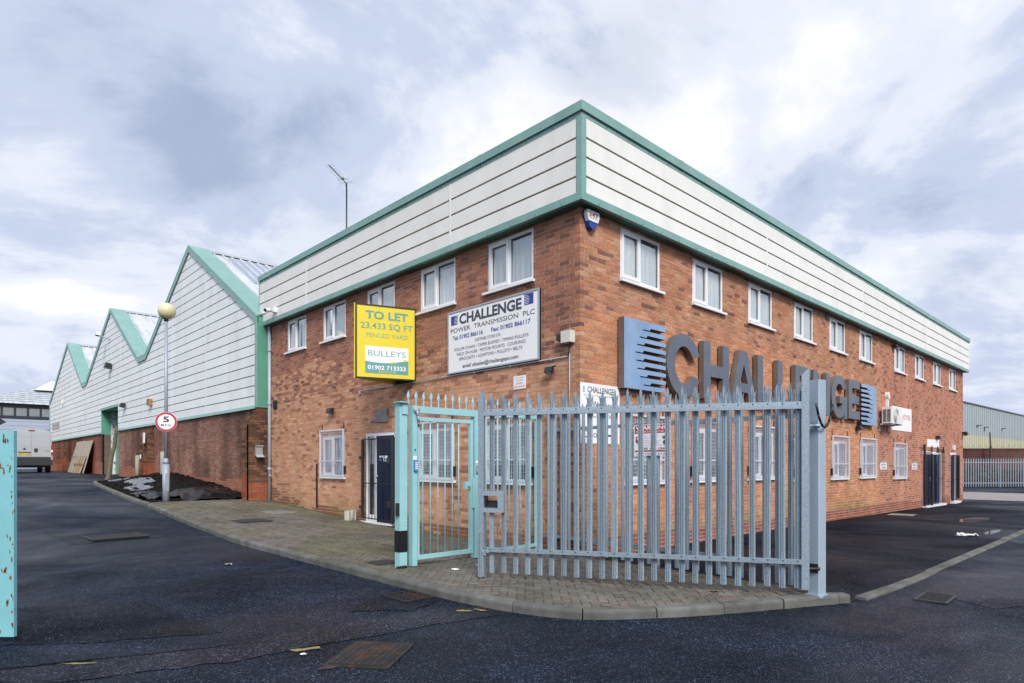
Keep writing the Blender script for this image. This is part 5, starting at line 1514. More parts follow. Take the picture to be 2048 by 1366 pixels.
def crumple(name, x0, x1, y0, y1, seed, label, h=.10, edgef=.5):
    n, m = 36, 36; mb = MB(); V = []
    for i in range(n + 1):
        for j in range(m + 1):
            a, b = i / n, j / m
            w1 = mnoise.noise((a * 2.2, b * 2.2, seed)) * .22; w2 = mnoise.noise((a * 2.2, b * 2.2, seed + 5)) * .22
            x = x0 + (x1 - x0) * (a + w1 * .5); y = y0 + (y1 - y0) * (b + w2 * .5)
            x = min(x, XB - .02)
            r = abs(mnoise.noise((a * 1.9 + seed, b * 1.9, 1.7))) + .35 * abs(mnoise.noise((a * 5 + seed, b * 5, 4.1))) + .08 * abs(mnoise.noise((a * 14, b * 14 + seed, 2)))
            V.append((x, y, bedz(x, y) + .015 + h * (1.0 - r * 1.5)))
    mb.add(V, [(i * (m + 1) + j, (i + 1) * (m + 1) + j, (i + 1) * (m + 1) + j + 1, i * (m + 1) + j + 1) for i in range(n) for j in range(m)])
    mb.add([(x, y, z - .006) for x, y, z in V], [(i * (m + 1) + j, i * (m + 1) + j + 1, (i + 1) * (m + 1) + j + 1, (i + 1) * (m + 1) + j) for i in range(n) for j in range(m)])
    return one(mb, name, 'plastic_sheet', label, 'plastic sheet', 'black plastic sheets on the bed', True)
crumple('plastic_sheet', -3.0, -2.35, 13.6, 15.4, 2.0, 'crumpled black plastic sheet lying left of the lamp column', .12)
crumple('plastic_sheet', -2.2, -.55, 12.95, 14.9, 7.0, 'crumpled black plastic sheet lying right of the lamp column', .10)
for k, (x, y, w_, h, a) in enumerate(((-2.2, 18.1, .62, 1.5, .1), (-1.75, 20.0, .6, 2.0, -.1), (-1.9, 22.3, .5, 1.2, .15))):
    pts = wobble([(x - w_ / 2, y - h / 2), (x + w_ / 2, y - h / 2 + a), (x + w_ / 2, y + h / 2 + a), (x - w_ / 2, y + h / 2)], .06, .25, 40 + k)
    mb = MB(); z = max(bedz(p[0], p[1]) for p in pts) - .0
    mb.prism(pts, lambda u, v, d: (u, v, bedz(u, v) + d), -.02, .022)
    one(mb, 'paving_slab', 'slab_grey', ('broken grey slab lying in the soil nearest the lamp column', 'long broken grey slab in the middle of the soil bed', 'broken grey slab in the soil by the cut tree stem')[k], 'slab', 'slabs in the planting bed')
# cut sapling
tr = thing('tree', (-1.98, 24.0, bedz(-1.98, 24.0)), 'thin mossy tree stem leaning in the corner of the bed', 'tree')
mb = MB(); n = 10; V = []
for k in range(10):
    c = Vector((-1.98 + .04 * k + .015 * math.sin(k * 1.3), 24.0 + .012 * math.cos(k * 2), bedz(-1.98, 24.0) - .05 + .26 * k)); r = .105 * (1 - .055 * k) + (.03 if k == 0 else 0)
    V += [(c.x + r * math.cos(2 * math.pi * i / n), c.y + r * math.sin(2 * math.pi * i / n), c.z) for i in range(n)]
mb.add(V, [(k * n + i, k * n + (i + 1) % n, (k + 1) * n + (i + 1) % n, (k + 1) * n + i) for k in range(9) for i in range(n)] + [tuple(range(9 * n, 10 * n))])
mb.build('trunk', 'bark', tr, True)
mb = MB(); rt = random.Random(3)
for k in range(7):
    a = Vector((-1.98 + .22 + .02 * k, 24.0, bedz(-1.98, 24.0) + 1.5 + k * .1)); d = Vector((rt.uniform(-1, 1), rt.uniform(-1, 1), 1.1)).normalized()
    for s in range(3):
        b = a + d * .13; mb.tube(a, b, .008 * (3 - s) / 3 + .002, .008 * (2 - s) / 3 + .002, 5); a = b; d = (d + Vector((rt.uniform(-.4, .4), rt.uniform(-.4, .4), .1))).normalized()
mb.build('crown', 'twig', tr)
for k, (x, y, zt, lab) in enumerate(((-.80, 24.35, 1.95, 'grey concrete bollard by the brick piers, farther from the lamp column'), (-.85, 20.3, 2.05, 'grey concrete bollard rising from the soil mound near the lamp column'))):
    bo = thing('bollard', (x, y, G(x, y)), lab, 'bollard', 'bollards along the warehouse wall')
    MB().tube((x, y, G(x, y)), (x, y, zt), .085, .08, 14).build('shaft', 'bollard', bo, True)
    MB().tube((x, y, zt), (x, y, zt + .03), .08, .05, 14).build('cap', 'bollard', bo, True)
    MB().box(x + .09, x + .11, y - .12, y + .05, zt - .12, zt + .06).build('plate', 'white_sign', bo)
one(MB().box(XW - .26, XW - .235, 23.87, 24.15, 2.5, 2.95), 'wall_notice', 'white_sign', 'narrow white notice on the middle brick pier', 'notice')

# ---------------------------------------------------------------- boards leaning on the warehouse
def lean(name, y0, y1, xb, xt, zt, th, m_, label, slats, m2=None):
    zb = G(xb, (y0 + y1) / 2) + .01
    t_ = thing(name, (xb, (y0 + y1) / 2, zb), label, 'board', 'boards leaning on the warehouse')
    n = slats; rr = random.Random(int(y0 * 10))
    for k in range(n):
        a = y0 + (y1 - y0) * k / n + .012; b = y0 + (y1 - y0) * (k + 1) / n - .012
        d = rr.uniform(-.012, .012)
        MB().hexa([(xb + d, a, zb), (xb + th, a, zb), (xb + th, b, zb), (xb + d, b, zb), (xt + d, a, zt), (xt + th, a, zt), (xt + th, b, zt), (xt + d, b, zt)]).build('plank', m_ if not m2 or k % 2 else m2, t_)
    for f_ in (.5,):
        x = xb + (xt - xb) * f_; z = zb + (zt - zb) * f_
        MB().box(x - .03, x - .005, y0 + .01, y1 - .01, z - .07, z + .07).build('batten', m_, t_)
lean('timber_board', 38.35, 40.8, -.95, -.45, 2.98, .04, 'timber_pale', 'pale timber panel leaning on the wall nearest the van', 4)
lean('timber_board', 35.9, 38.2, -.93, -.47, 2.95, .04, 'timber_pale', 'pale timber panel leaning on the wall behind a brown one', 4)
lean('timber_board', 36.0, 38.6, -1.08, -.78, 2.05, .04, 'timber_brown', 'short brown slatted timber panel leaning in front of a pale one', 7, 'timber_pale')

# ---------------------------------------------------------------- van
VX, VY = -3.80, 40.4
vz = G(-2.7, 41)
van = thing('parked_van', (VX + 1.03, VY, vz), 'silver high roof panel van parked with its rear doors facing the camera', 'van')
vp = lambda a, b, d: (VX + a, VY + d, vz + b)
body = [(.0, .50), (2.06, .50), (2.06, 1.25), (2.03, 1.7), (1.95, 2.35), (1.88, 2.50), (1.72, 2.60), (1.03, 2.63), (.34, 2.60), (.18, 2.50), (.11, 2.35), (.03, 1.7), (.0, 1.25)]
mb = MB(); mb.prism(body, vp, .03, 4.2)
mb.hexa([vp(.05, .5, 4.2), vp(2.01, .5, 4.2), vp(1.95, .5, 5.6), vp(.11, .5, 5.6), vp(.15, 2.5, 4.2), vp(1.91, 2.5, 4.2), vp(1.85, 1.25, 5.6), vp(.21, 1.25, 5.6)])
mb.build('body', 'van_paint', van)
for a0, a1, b0, b1 in ((.11, .075, 1.025, 1.025), (1.035, 1.035, 1.95, 1.985)):
    mb = MB()
    mb.prism([(a1 if a1 < a0 else a0, .78), (b1, .78), (b1, 1.5), (b0 - (.0 if b0 < 1.1 else .02), 2.25), (b0 - (.0 if b0 < 1.1 else .06), 2.44), (a0 + (.05 if a0 < 1 else 0), 2.44), (a0 + (.02 if a0 < 1 else 0), 2.25), (a1, 1.5)], vp, -.015, .028)
    d_o = mb.build('rear_door', 'van_paint', van)
    lo, hi = (.16, .98) if a0 < 1 else (1.08, 1.90)
    mb = MB()
    for z0_, z1_ in ((1.55, 2.12), (.98, 1.02), (1.40, 1.43), (2.16, 2.19)): mb.prism([(lo, z0_), (hi, z0_), (hi, z1_), (lo, z1_)], vp, -.024, -.014)
    mb.build('door_pressing', 'van_paint', d_o)
    if a0 > 1:
        MB().prism([(1.17, 1.22), (1.31, 1.22), (1.33, 1.3), (1.33, 1.42), (1.29, 1.46), (1.19, 1.46), (1.15, 1.42), (1.15, 1.3)], vp, -.03, -.014).build('handle', 'van_dark', d_o)
FV = lambda x, y, d: (VX + x, VY - .016 - d, vz + y)
MB().prism([(.0, .44), (2.06, .44), (2.06, .62), (2.03, .78), (.03, .78), (.0, .62)], vp, -.06, .04).build('bumper', 'van_dark', van)
MB().prism([(.1, .78), (1.96, .78), (1.96, .94), (.1, .94)], vp, -.022, -.012).build('lower_trim', 'van_dark', van)
panel(MB(), FV, .40, .97, 1.05, 1.17, 0.008, .02).build('number_plate', 'plate_yellow', van)
text(van, 'EX17 HLD', FV, .43, .94, 1.07, 1.15, 'ink_dark', .02, .023)
panel(MB(), FV, .38, .99, 1.19, 1.24, 0.008, .03).build('plate_lamp_bar', 'van_dark', van)
flat(MB(), FV, [(.60, 1.36), (.64, 1.40), (.62, 1.46), (.68, 1.44), (.70, 1.50), (.73, 1.44), (.78, 1.46), (.74, 1.41), (.78, 1.35), (.72, 1.38), (.69, 1.33), (.67, 1.38)], .012).build('badge', 'van_dark', van)
text(van, 'BOXER', FV, 1.68, 1.90, 1.27, 1.31, 'van_dark', .01, .012)
MB().prism([(.88, 2.50), (1.18, 2.50), (1.18, 2.55), (.88, 2.55)], vp, -.02, .03).build('brake_lamp', 'tail_red', van)
for sx in (0, 1):
    X = (lambda a: 2.06 - a) if sx else (lambda a: a)
    pts = [(X(-.01), 1.08), (X(.085), 1.08), (X(.085), 1.68), (X(.02), 1.70)]
    tl = MB().prism(pts, vp, -.02, .08).build('tail_lamp', 'tail_red', van)
    MB().prism([(X(.0), 1.24), (X(.083), 1.24), (X(.083), 1.36), (X(.0), 1.36)], vp, -.026, -.019).build('reverse_lens', 'white_sign', tl)
for a in (.13, 1.93):
    for d in (.95, 4.5):
        c = vp(a, .34, d); wh = MB().tube((c[0] - .11, c[1], c[2]), (c[0] + .11, c[1], c[2]), .34, None, 20).build('wheel', 'tyre', van)
        MB().tube((c[0] - .115, c[1], c[2]), (c[0] + .115, c[1], c[2]), .2, None, 16).build('rim', 'pvc_grey', wh)
MB().prism([(.2, .3), (1.86, .3), (1.86, .5), (.2, .5)], vp, .3, 5.0).build('chassis', 'van_dark', van)

# ---------------------------------------------------------------- small things on the walls
def lampfit(name, P, u, z, label, mats=('black_plastic', 'grey_plastic'), s=1.0, group='black floodlights on the walls', cat='floodlight'):
    p = P(u, 0, z); t_ = thing(name, p, label, cat, group)
    MB().boxP(P, u - .02 * s, u + .02 * s, .003, .05, z - .02, z + .05).build('bracket', mats[0], t_)
    a = .10 * s
    MB().hexa([P(u - a, .06, z - .10 * s), P(u + a, .06, z - .10 * s), P(u + a, .17 * s, z - .06 * s), P(u - a, .17 * s, z - .06 * s), P(u - a, .05, z + .04 * s), P(u + a, .05, z + .04 * s), P(u + a, .13 * s, z + .05 * s), P(u - a, .13 * s, z + .05 * s)]).build('housing', mats[0], t_)
    MB().hexa([P(u - a * .8, .07, z - .103 * s), P(u + a * .8, .07, z - .103 * s), P(u + a * .8, .155 * s, z - .072 * s), P(u - a * .8, .155 * s, z - .072 * s), P(u - a * .8, .07, z - .09 * s), P(u + a * .8, .07, z - .09 * s), P(u + a * .8, .155 * s, z - .06 * s), P(u - a * .8, .155 * s, z - .06 * s)]).build('lens', mats[1], t_)
    MB().boxP(P, u - a - .07 * s, u - a + .0, .06, .09, z + .03, z + .05).build('sensor_arm', mats[0], t_)
    return t_
lampfit('floodlight', L0, 8.23, 2.97, 'small black floodlight above the window left of the navy door')
lampfit('floodlight', L0, .60, 3.18, 'black twin floodlight below the trade board near the corner', s=.8)
lampfit('floodlight', R0, 12.77, 2.70, 'black floodlight under the last letters of the word')
lampfit('floodlight', R0, 16.35, 5.60, 'small black fitting under the fascia beside an upper window')
lampfit('floodlight', R0, 22.05, 2.68, 'black floodlight above the blank white panel')
lampfit('floodlight', R0, 26.65, 3.0, 'black fitting at the far end of the long wall', s=1.3)
lampfit('floodlight', LWH, 31.5, 6.74, 'dark floodlight on the cladding of the middle gable', s=2.0)
lampfit('floodlight', LWH, 28.5, 4.48, 'dark fitting on the cladding right of the recessed doorway', s=1.5)
t_ = thing('box_camera', (-.06, .22, 3.6), 'cream junction box with dark camera near the building corner', 'camera')
MB().boxP(L0, .10, .30, .004, .13, 3.57, 3.76).build('box', 'beige_box', t_)
MB().boxP(L0, .30, .40, .03, .13, 3.62, 3.72).build('lens_hood', 'black_plastic', t_)
MB().path([(-.05, .17, 3.57), (-.05, .19, 3.48), (-.035, .22, 3.36)], .012, 8).build('cable', 'black_plastic', t_, True)
cd_ = thing('conduit', (-.02, 3.5, 3.34), 'grey conduit running along the wall under the signs', 'conduit')
MB().tube((-.025, .21, 3.36), (-.025, 6.85, 3.34), .011, None, 8).build('pipe', 'pvc_grey', cd_, True)
MB().tube((-.025, .20, 3.40), (-.025, .20, 2.2), .011, None, 8).build('pipe', 'pvc_grey', cd_, True)
for y in (.6, 1.6, 2.6, 3.6, 4.6, 5.6, 6.5): MB().box(-.04, 0, y - .012, y + .012, 3.335, 3.375).build('clip', 'pvc_grey', cd_)
MB().box(-.05, 0, 6.82, 6.90, 3.27, 3.36).build('end_box', 'pvc_grey', cd_)
dp = thing('downpipe', (-.06, 12.1, .5), 'grey plastic downpipe where office and warehouse meet', 'downpipe')
MB().tube((-.06, 12.1, .4), (-.06, 12.1, 5.75), .05, None, 12).build('pipe', 'pvc_grey', dp, True)
for z in (1.45, 3.4, 5.0): MB().tube((-.06, 12.1, z - .04), (-.06, 12.1, z + .04), .058, None, 12).build('collar', 'pvc_grey', dp, True)
MB().tube((-.06, 12.02, 1.22), (-.14, 11.86, 1.26), .03, None, 10).build('branch', 'pvc_grey', dp, True)
vt = thing('wall_vent', (0, 11.79, 3.35), 'dark louvred vent beside the downpipe', 'vent')
MB().boxP(L0, 11.67, 11.91, .003, .03, 3.23, 3.48).build('frame', 'black_plastic', vt)
for k in range(5): MB().boxP(L0, 11.69, 11.89, .03, .045, 3.25 + k * .045, 3.275 + k * .045).build('slat', 'black_metal', vt)
ct = thing('cctv_camera', (-.23, 11.45, 6.0), 'white twin security camera on the fascia above the downpipe', 'camera')
MB().boxP(L0, 11.2, 11.35, OV, OV + .1, 5.97, 6.12).tube((-.33, 11.28, 6.03), (-.33, 11.6, 6.02), .02, None, 8).build('bracket', 'white_paint', ct)
MB().tube((-.40, 11.22, 6.0), (-.58, 11.12, 5.96), .055, None, 12).build('housing', 'white_paint', ct, True)
MB().tube((-.575, 11.12, 5.965), (-.60, 11.108, 5.955), .045, None, 12).build('lens', 'black_plastic', ct, True)
MB().tube((-.36, 11.55, 6.02), (-.43, 11.85, 5.97), .04, None, 10).build('housing', 'white_paint', ct, True)
one(MB().boxP(L0, 9.09, 9.13, .004, .04, .45, 1.6), 'steel_strip', 'black_metal', 'black upright steel strip left of the grilled window', 'strip')
bp_ = thing('broken_pot', (-.28, 7.0, .3), 'broken pale plastic hopper standing beside the navy door', 'pot')
px_, py_ = -.22, 6.98; z0 = G(px_, py_) + .1
MB().box(px_ - .10, px_ - .085, py_ - .09, py_ + .09, z0, z0 + .22).box(px_ + .085, px_ + .10, py_ - .09, py_ + .09, z0, z0 + .23).box(px_ - .085, px_ + .085, py_ + .075, py_ + .09, z0, z0 + .22).build('shell', 'beige_box', bp_)
MB().box(px_ - .085, px_ - .02, py_ - .09, py_ - .075, z0, z0 + .22).box(px_ + .03, px_ + .085, py_ - .09, py_ - .075, z0 + .05, z0 + .23).build('front', 'bollard', bp_)
# meter box on the near brick pier
mt = thing('meter_box', (-.33, 12.2, 1.9), 'grey metal meter box with open flap on the dark brick pier', 'box')
MB().box(-.45, -.24, 12.15, 12.235, 1.85, 2.12).build('case', 'grey_plastic', mt)
MB().hexa([(-.46, 12.04, 1.80), (-.23, 12.04, 1.80), (-.23, 12.15, 1.87), (-.46, 12.15, 1.87), (-.46, 12.04, 1.81), (-.23, 12.04, 1.81), (-.23, 12.15, 1.88), (-.46, 12.15, 1.88)]).build('flap', 'pvc_grey', mt)
MB().box(-.46, -.23, 12.12, 12.15, 2.12, 2.16).build('hood', 'grey_plastic', mt)
one(MB().boxP(LWH, 23.65, 23.95, .004, .16, 4.12, 4.4), 'bulkhead_box', 'timber_brown', 'small tan box on the cladding above the brick piers', 'box')
t_ = thing('roof_camera', (XW, 32.4, 8.4), 'camera on an arm near the middle gable edge', 'camera')
MB().tube(LWH(31.7, .02, 8.1), LWH(32.2, .45, 8.35), .025, None, 8).build('arm', 'grey_plastic', t_)
MB().boxP(LWH, 32.15, 32.5, .38, .56, 8.35, 8.52).build('housing', 'white_paint', t_)
MB().boxP(LWH, 32.18, 32.3, .37, .575, 8.3, 8.36).build('visor', 'black_plastic', t_)
t_ = thing('wall_louvre', (XW, 49.5, 4.3), 'grey patched louvre low on the farthest gable', 'louvre')
for k in range(3):
    for j in range(2): MB().boxP(LWH, 47.9 + k * 1.05, 48.85 + k * 1.05, .004, .03, 4.15 + j * .26, 4.37 + j * .26).build('louvre_panel', 'ac_grille', t_)
one(MB().boxP(LWH, 46.3, 46.55, .004, .14, 5.75, 6.05), 'bulkhead_light', 'beige_box', 'small pale fitting on the cladding of the farthest gable', 'light')
# air conditioner
ac = thing('air_conditioner', (14.8, -.25, 2.95), 'white air conditioning unit on brackets beside the blue emblem', 'air conditioner')
A0, A1, Z0, Z1 = 14.8, 15.9, 2.91, 3.44
MB().boxP(R0, A0, A1, .12, .39, Z0, Z1).build('case', 'ac_white', ac)
for k in range(11):
    for j in range(2): MB().boxP(R0, A0 - .008, A0, .15 + j * .12, .245 + j * .12, Z0 + .05 + k * .037, Z0 + .07 + k * .037).build('slat', 'black_plastic', ac)
cxx, czz = A0 + .45, Z0 + .26
fg = MB().tube((cxx + .0, -.39, czz), (cxx, -.41, czz), .225, None, 24).build('fan_guard', 'ac_grille', ac)
m_ = MB()
for r in (.06, .1, .14, .18, .215):
    pts = [(cxx + r * math.cos(k * math.pi / 10), -.417, czz + r * math.sin(k * math.pi / 10)) for k in range(21)]; m_.path(pts, .005, 5)
m_.build('guard_rings', 'ac_white', fg)
MB().tube((cxx, -.41, czz), (cxx, -.425, czz), .04, None, 12).build('fan_hub', 'ac_white', fg)
m_ = MB()
for u in (A0 + .1, A1 - .15): m_.boxP(R0, u - .02, u + .02, .01, .44, Z0 - .05, Z0 - .005).boxP(R0, u - .02, u + .02, .004, .04, Z0 - .25, Z0 + .2)
m_.boxP(R0, A0 - .1, A1 + .1, .1, .14, Z0 - .055, Z0 - .006)
m_.build('bracket', 'pvc_grey', ac)
tk = thing('pipe_trunking', (15.6, 0, 3.45), 'white pipe trunking with rounded cap above the air conditioner', 'trunking')
MB().boxP(R0, 15.54, 15.66, .003, .08, 3.45, 3.78).build('trunk', 'ac_white', tk)
MB().prism(arc(15.6, 3.86, .1, .12, 0, 345, 15), lambda a, b, d: (a, -d, b), .003, .11).build('cap', 'ac_white', tk)
one(MB().boxP(R0, 24.7, 24.95, .003, .08, 2.22, 2.42), 'bulkhead_light', 'white_paint', 'small white bulkhead light over the single end door', 'light')

# aerial
an = thing('tv_aerial', (1.0, 9.38, 6.85), 'television aerial on a thin mast above the office roof', 'aerial')
MB().tube((1.0, 9.38, 6.85), (1.0, 9.38, 9.48), .022, None, 8).build('mast', 'black_metal', an, True)
bv = Vector((-.88, -.67, 0)); top = Vector((1.0, 9.38, 9.46)); pv = Vector((.6, -.8, 0))
MB().tube(top - bv * .02, top + bv, .013, None, 6).build('boom', 'black_metal', an, True)
for k in range(9):
    c = top + bv * (.30 + .085 * k); MB().tube(c - pv * .12, c + pv * .12, .004, None, 5).build('element', 'pvc_grey', an)
c = top + bv * .22; MB().tube(c - pv * .16, c + pv * .16, .007, None, 5).tube(c - pv * .16 + Vector((0, 0, .03)), c + pv * .16 + Vector((0, 0, .03)), .007, None, 5).build('dipole', 'pvc_grey', an)
m_ = MB()
for s in (-1, 1):
    c = top + bv * .06 + pv * (.11 * s)
    for dz in (-.03, .0, .03): m_.tube(c - pv * .08 + Vector((0, 0, dz)), c + pv * .08 + Vector((0, 0, dz)), .004, None, 5)
    for e in (-.08, .08): m_.tube(c + pv * e + Vector((0, 0, -.03)), c + pv * e + Vector((0, 0, .03)), .004, None, 5)
m_.build('reflector', 'pvc_grey', an)
MB().tube(top + bv * .2 + Vector((0, 0, .03)), top + bv * .24 + Vector((0, 0, .03)), .03, None, 8).build('junction', 'black_plastic', an)
MB().tube((1.0, 9.38, 9.3), top + bv * .14, .006, None, 5).build('stay', 'grille', an)

# ---------------------------------------------------------------- far things
fl_ = thing('distant_building', (6, 72, 1.1), 'distant pale blue clad building with hipped roof behind the van', 'building')
FY = 72.0
MB().box(-4.0, 24, FY, FY + 12, .9, 6.0).build('wall', 'far_blue_clad', fl_)
for k in range(12):
    z = 1.2 + k * .42; MB().box(-4.0, 24, FY - .03, FY, z, z + .395).build('cladding_panel', 'far_blue_clad', fl_)
wb_ = MB().box(-4.05, 24.05, FY - .06, FY + 12.05, 6.05, 7.55).build('window_band', 'far_dark', fl_)
x = -3.7
while x < 18:
    MB().box(x, x + .82, FY - .09, FY - .06, 6.35, 7.12).build('pane', 'far_glass', wb_); x += 1.02
MB().box(2.55, 2.75, FY - .12, FY - .03, .9, 7.5).build('downpipe', 'far_dark', fl_)
e0, e1 = -4.5, 24.5; w6 = 6.5
mb = MB(); rz = 9.9
P0 = [(e0, FY - .5, 7.55), (e1, FY - .5, 7.55), (e1, FY + 12.5, 7.55), (e0, FY + 12.5, 7.55), (e0 + w6, FY + 6, rz), (e1 - w6, FY + 6, rz)]
mb.add(P0, [(0, 1, 5, 4), (1, 2, 5), (2, 3, 4, 5), (3, 0, 4)])
rf = mb.build('roof', 'roof_sheet', fl_)
mb = MB()
for k in range(34):
    x = e0 + .4 + k * .8
    t = min(1, (x - e0) / w6, (e1 - x) / w6)
    a = Vector((x, FY - .5, 7.56)); b = Vector((x, FY - .5 + 6.5 * t, 7.56 + (rz - 7.55) * t)); mb.tube(a, b, .05, None, 4)
for k in range(1, 9):
    t = k / 9; mb.tube((e0 + w6 * t, FY - .5 + 6.5 * t, 7.6 + (rz - 7.55) * t), (3.2, FY - .5 + 6.5 * t, 7.6 + (rz - 7.55) * t), .04, None, 4) if e0 + w6 * t < 3.0 else None
mb.build('roof_ribs', 'pvc_grey', rf)
MB().prism([(1.2, 9.4), (4.8, 9.4), (4.8, 10.4), (2.6, 10.4)], lambda a, b, d: (a, FY + d, b), 3.6, 8).build('roof_monitor', 'cladding_far', rf)
sh_ = thing('brick_kiosk', (-5, 58, 1.1), 'small tan brick kiosk with dark flat roof behind the van', 'building')
MB().box(-9.5, -3.4, 56, 60, .9, 4.85).build('wall', 'brown_brick', sh_)
MB().prism([(-9.8, 4.85), (-2.7, 4.85), (-3.3, 5.3), (-9.4, 5.3)], lambda a, b, d: (a, d, b), 55.7, 60.3).build('roof', 'far_dark', sh_)
bs = thing('bare_shrub', (1.4, 60, 1.1), 'bare twiggy shrub between van and distant building', 'shrub')
mb = MB(); rt = random.Random(9)
def twig(p, d, l, r, n):
    q = p + d * l; mb.tube(p, q, r, r * .7, 4)
    if n:
        for _ in range(3): twig(q, (d + Vector((rt.uniform(-.7, .7), rt.uniform(-.7, .7), rt.uniform(-.1, .5)))).normalized(), l * .75, r * .65, n - 1)
for k in range(6): twig(Vector((.2 + rt.uniform(-.5, .5), 60 + rt.uniform(-.5, .5), 1.0)), Vector((rt.uniform(-.4, .4), rt.uniform(-.3, .3), 1)).normalized(), 1.25, .03, 4)
mb.build('branches', 'twig', bs)

fr_ = thing('distant_warehouse', (100, 11, -.15), 'distant grey corrugated warehouse with a cream band', 'building')
p0 = Vector((89.3, 11.7, 0)); dv = Vector((.999, -.0436, 0)); nv = Vector((-.0436, -.999, 0))
def FD(u, w_, z): q = p0 + dv * u + nv * w_; return (q.x, q.y, z)
for z0, z1, m_ in ((-.3, 3.6, 'far_grey_clad'), (3.6, 5.36, 'far_cream_clad'), (5.36, 9.4, 'far_grey_clad')):
    mb = MB(); mb.boxP(FD, -14, 75, -20, 0, z0, z1); w_o = mb.build('wall', m_, fr_)
    mb = MB(); u = -13.5
    while u < 74: mb.boxP(FD, u, u + .35, .002, .07, z0 + .01, z1 - .01); u += 1.05
    mb.build('wall_ribs', m_, w_o)
MB().boxP(FD, -14, 75, -20.2, .15, 9.4, 9.55).build('roof_edge', 'far_dark', fr_)
for u, z in ((5.3, 6.7), (19, 6.8), (9, 6.6)): MB().boxP(FD, u, u + .5, .1, .6, z, z + .08).boxP(FD, u + .2, u + .28, .07, .15, z - .2, z).build('wall_lamp', 'far_dark', fr_)

def cam3(lat, dep, z): q = camxy(lat, dep); return (q[0], q[1], z)
ww = thing('boundary_wall', cam3(42, 53, -.15), 'dark red brick boundary wall behind the far palisade', 'wall')
PW = lambda u, w_, z: cam3(u, 53 - w_, z)
MB().boxP(PW, 33, 55, -.25, 0, -.4, 2.80).build('wall', 'far_red_wall', ww)
MB().boxP(PW, 33, 55, -.3, .05, 2.80, 2.92).build('coping', 'far_red_wall', ww)
mb = MB()
for k in range(150):
    t = 36 + k * .07; a = k * .9
    if k: mb.tube(PW(t - .07, .0 + .14 * math.cos(a - .9), 3.1 + .16 * math.sin(a - .9)), PW(t, .14 * math.cos(a), 3.1 + .16 * math.sin(a)), .007, None, 4)
mb.build('razor_wire', 'twig', ww)
pl = thing('timber_pole', cam3(40.0, 52.5, -.15), 'dark leaning pole in front of the boundary wall', 'pole')
pa, pb = cam3(40.1, 52.4, -.2), cam3(39.95, 52.4, 4.25)
MB().tube(pa, cam3(40.0, 52.4, 3.1), .16, .08, 8).tube(cam3(40.0, 52.4, 3.1), pb, .06, .05, 8).build('pole', 'twig', pl)
FE0 = 32.6
ff = thing('palisade_fence', cam3(FE0, 46.8, G(*camxy(FE0, 46.8))), 'distant galvanised palisade fence at the end of the yard', 'fence', None, R_(-43.5))
pmf = pale_mesh('pale', .05, 2.2, .07, 'galv_far')
for k in range(42): link('pale', pmf, ff, (k * .186, 0, 0)).rotation_euler = (0, 0, math.pi)
for z in (.3, 1.85): lbuild(MB().box(0, 7.9, .03, .08, z, z + .06), 'rail', 'galv_far', ff)
lbuild(MB().box(3.9, 3.96, .085, .13, 0, 1.9), 'post', 'galv_far', ff)
mb = MB(); rg = random.Random(2)
for k in range(9000):
    lat = rg.uniform(33, 46); dep = rg.uniform(48.2, 51.8)
    hh = (1.0 + .8 * mnoise.noise((lat * .5, dep * .4, 0))) * (1.2 if lat > 36 else .8)
    z = -.15 + rg.random() ** .8 * hh; c = Vector(cam3(lat, dep, z)); s = rg.uniform(.06, .2)
    p = [c + Vector((rg.uniform(-s, s), rg.uniform(-s, s), rg.uniform(-s, s))) for _ in range(3)]
    mb.add(p, [(0, 1, 2)])
ug = mb.build('undergrowth', 'undergrowth'); tag(ug, 'dry brown undergrowth behind the far palisade', 'undergrowth', kind='stuff')

# ---------------------------------------------------------------- ironwork in the ground
def grate(name, cx, cy, w_, h, rz, bars_n, rows_n, material, label, group, lift=.006, off=0.0):
    z = G(cx, cy) + off + lift
    t_ = thing(name, (cx, cy, z), label, 'drain cover' if rows_n >= 0 else 'cover', group, rz)
    lbuild(MB().box(-w_ / 2, w_ / 2, -h / 2, h / 2, -.03, -.001), 'hole_shade_plate', 'hole_shade', t_)  # black plate painted as the shade down the drain hole, nothing is cut
    m_ = MB(); f_ = .03
    m_.box(-w_ / 2, w_ / 2, -h / 2, -h / 2 + f_, -.02, .012).box(-w_ / 2, w_ / 2, h / 2 - f_, h / 2, -.02, .012).box(-w_ / 2, -w_ / 2 + f_, -h / 2 + f_, h / 2 - f_, -.02, .012).box(w_ / 2 - f_, w_ / 2, -h / 2 + f_, h / 2 - f_, -.02, .012)
    lbuild(m_, 'frame', material, t_)
    for k in range(1, bars_n):
        x = -w_ / 2 + w_ * k / bars_n; lbuild(MB().box(x - .007, x + .007, -h / 2 + f_, h / 2 - f_, -.015, .009), 'bar', material, t_)
    for k in range(1, rows_n):
        y = -h / 2 + h * k / rows_n; lbuild(MB().box(-w_ / 2 + f_, w_ / 2 - f_, y - .012, y + .012, -.016, .007), 'cross_bar', material, t_)
    return t_
grate('gully_grate', -3.52, -.33, .42, .52, R_(-2), 6, 5, 'rusty_iron', 'rusty gully grate in the road beside the kerb', 'grates in the tarmac')
grate('gully_grate', 1.06, -4.62, .62, .34, R_(2), 9, 1, 'cast_iron', 'slotted gully grate in the road by the yard edging', 'grates in the tarmac')
grate('drain_grate', -4.95, 7.75, .95, 1.15, R_(4), 16, 5, 'cast_iron', 'wide rectangular grating in the middle of the left road', 'grates in the tarmac')
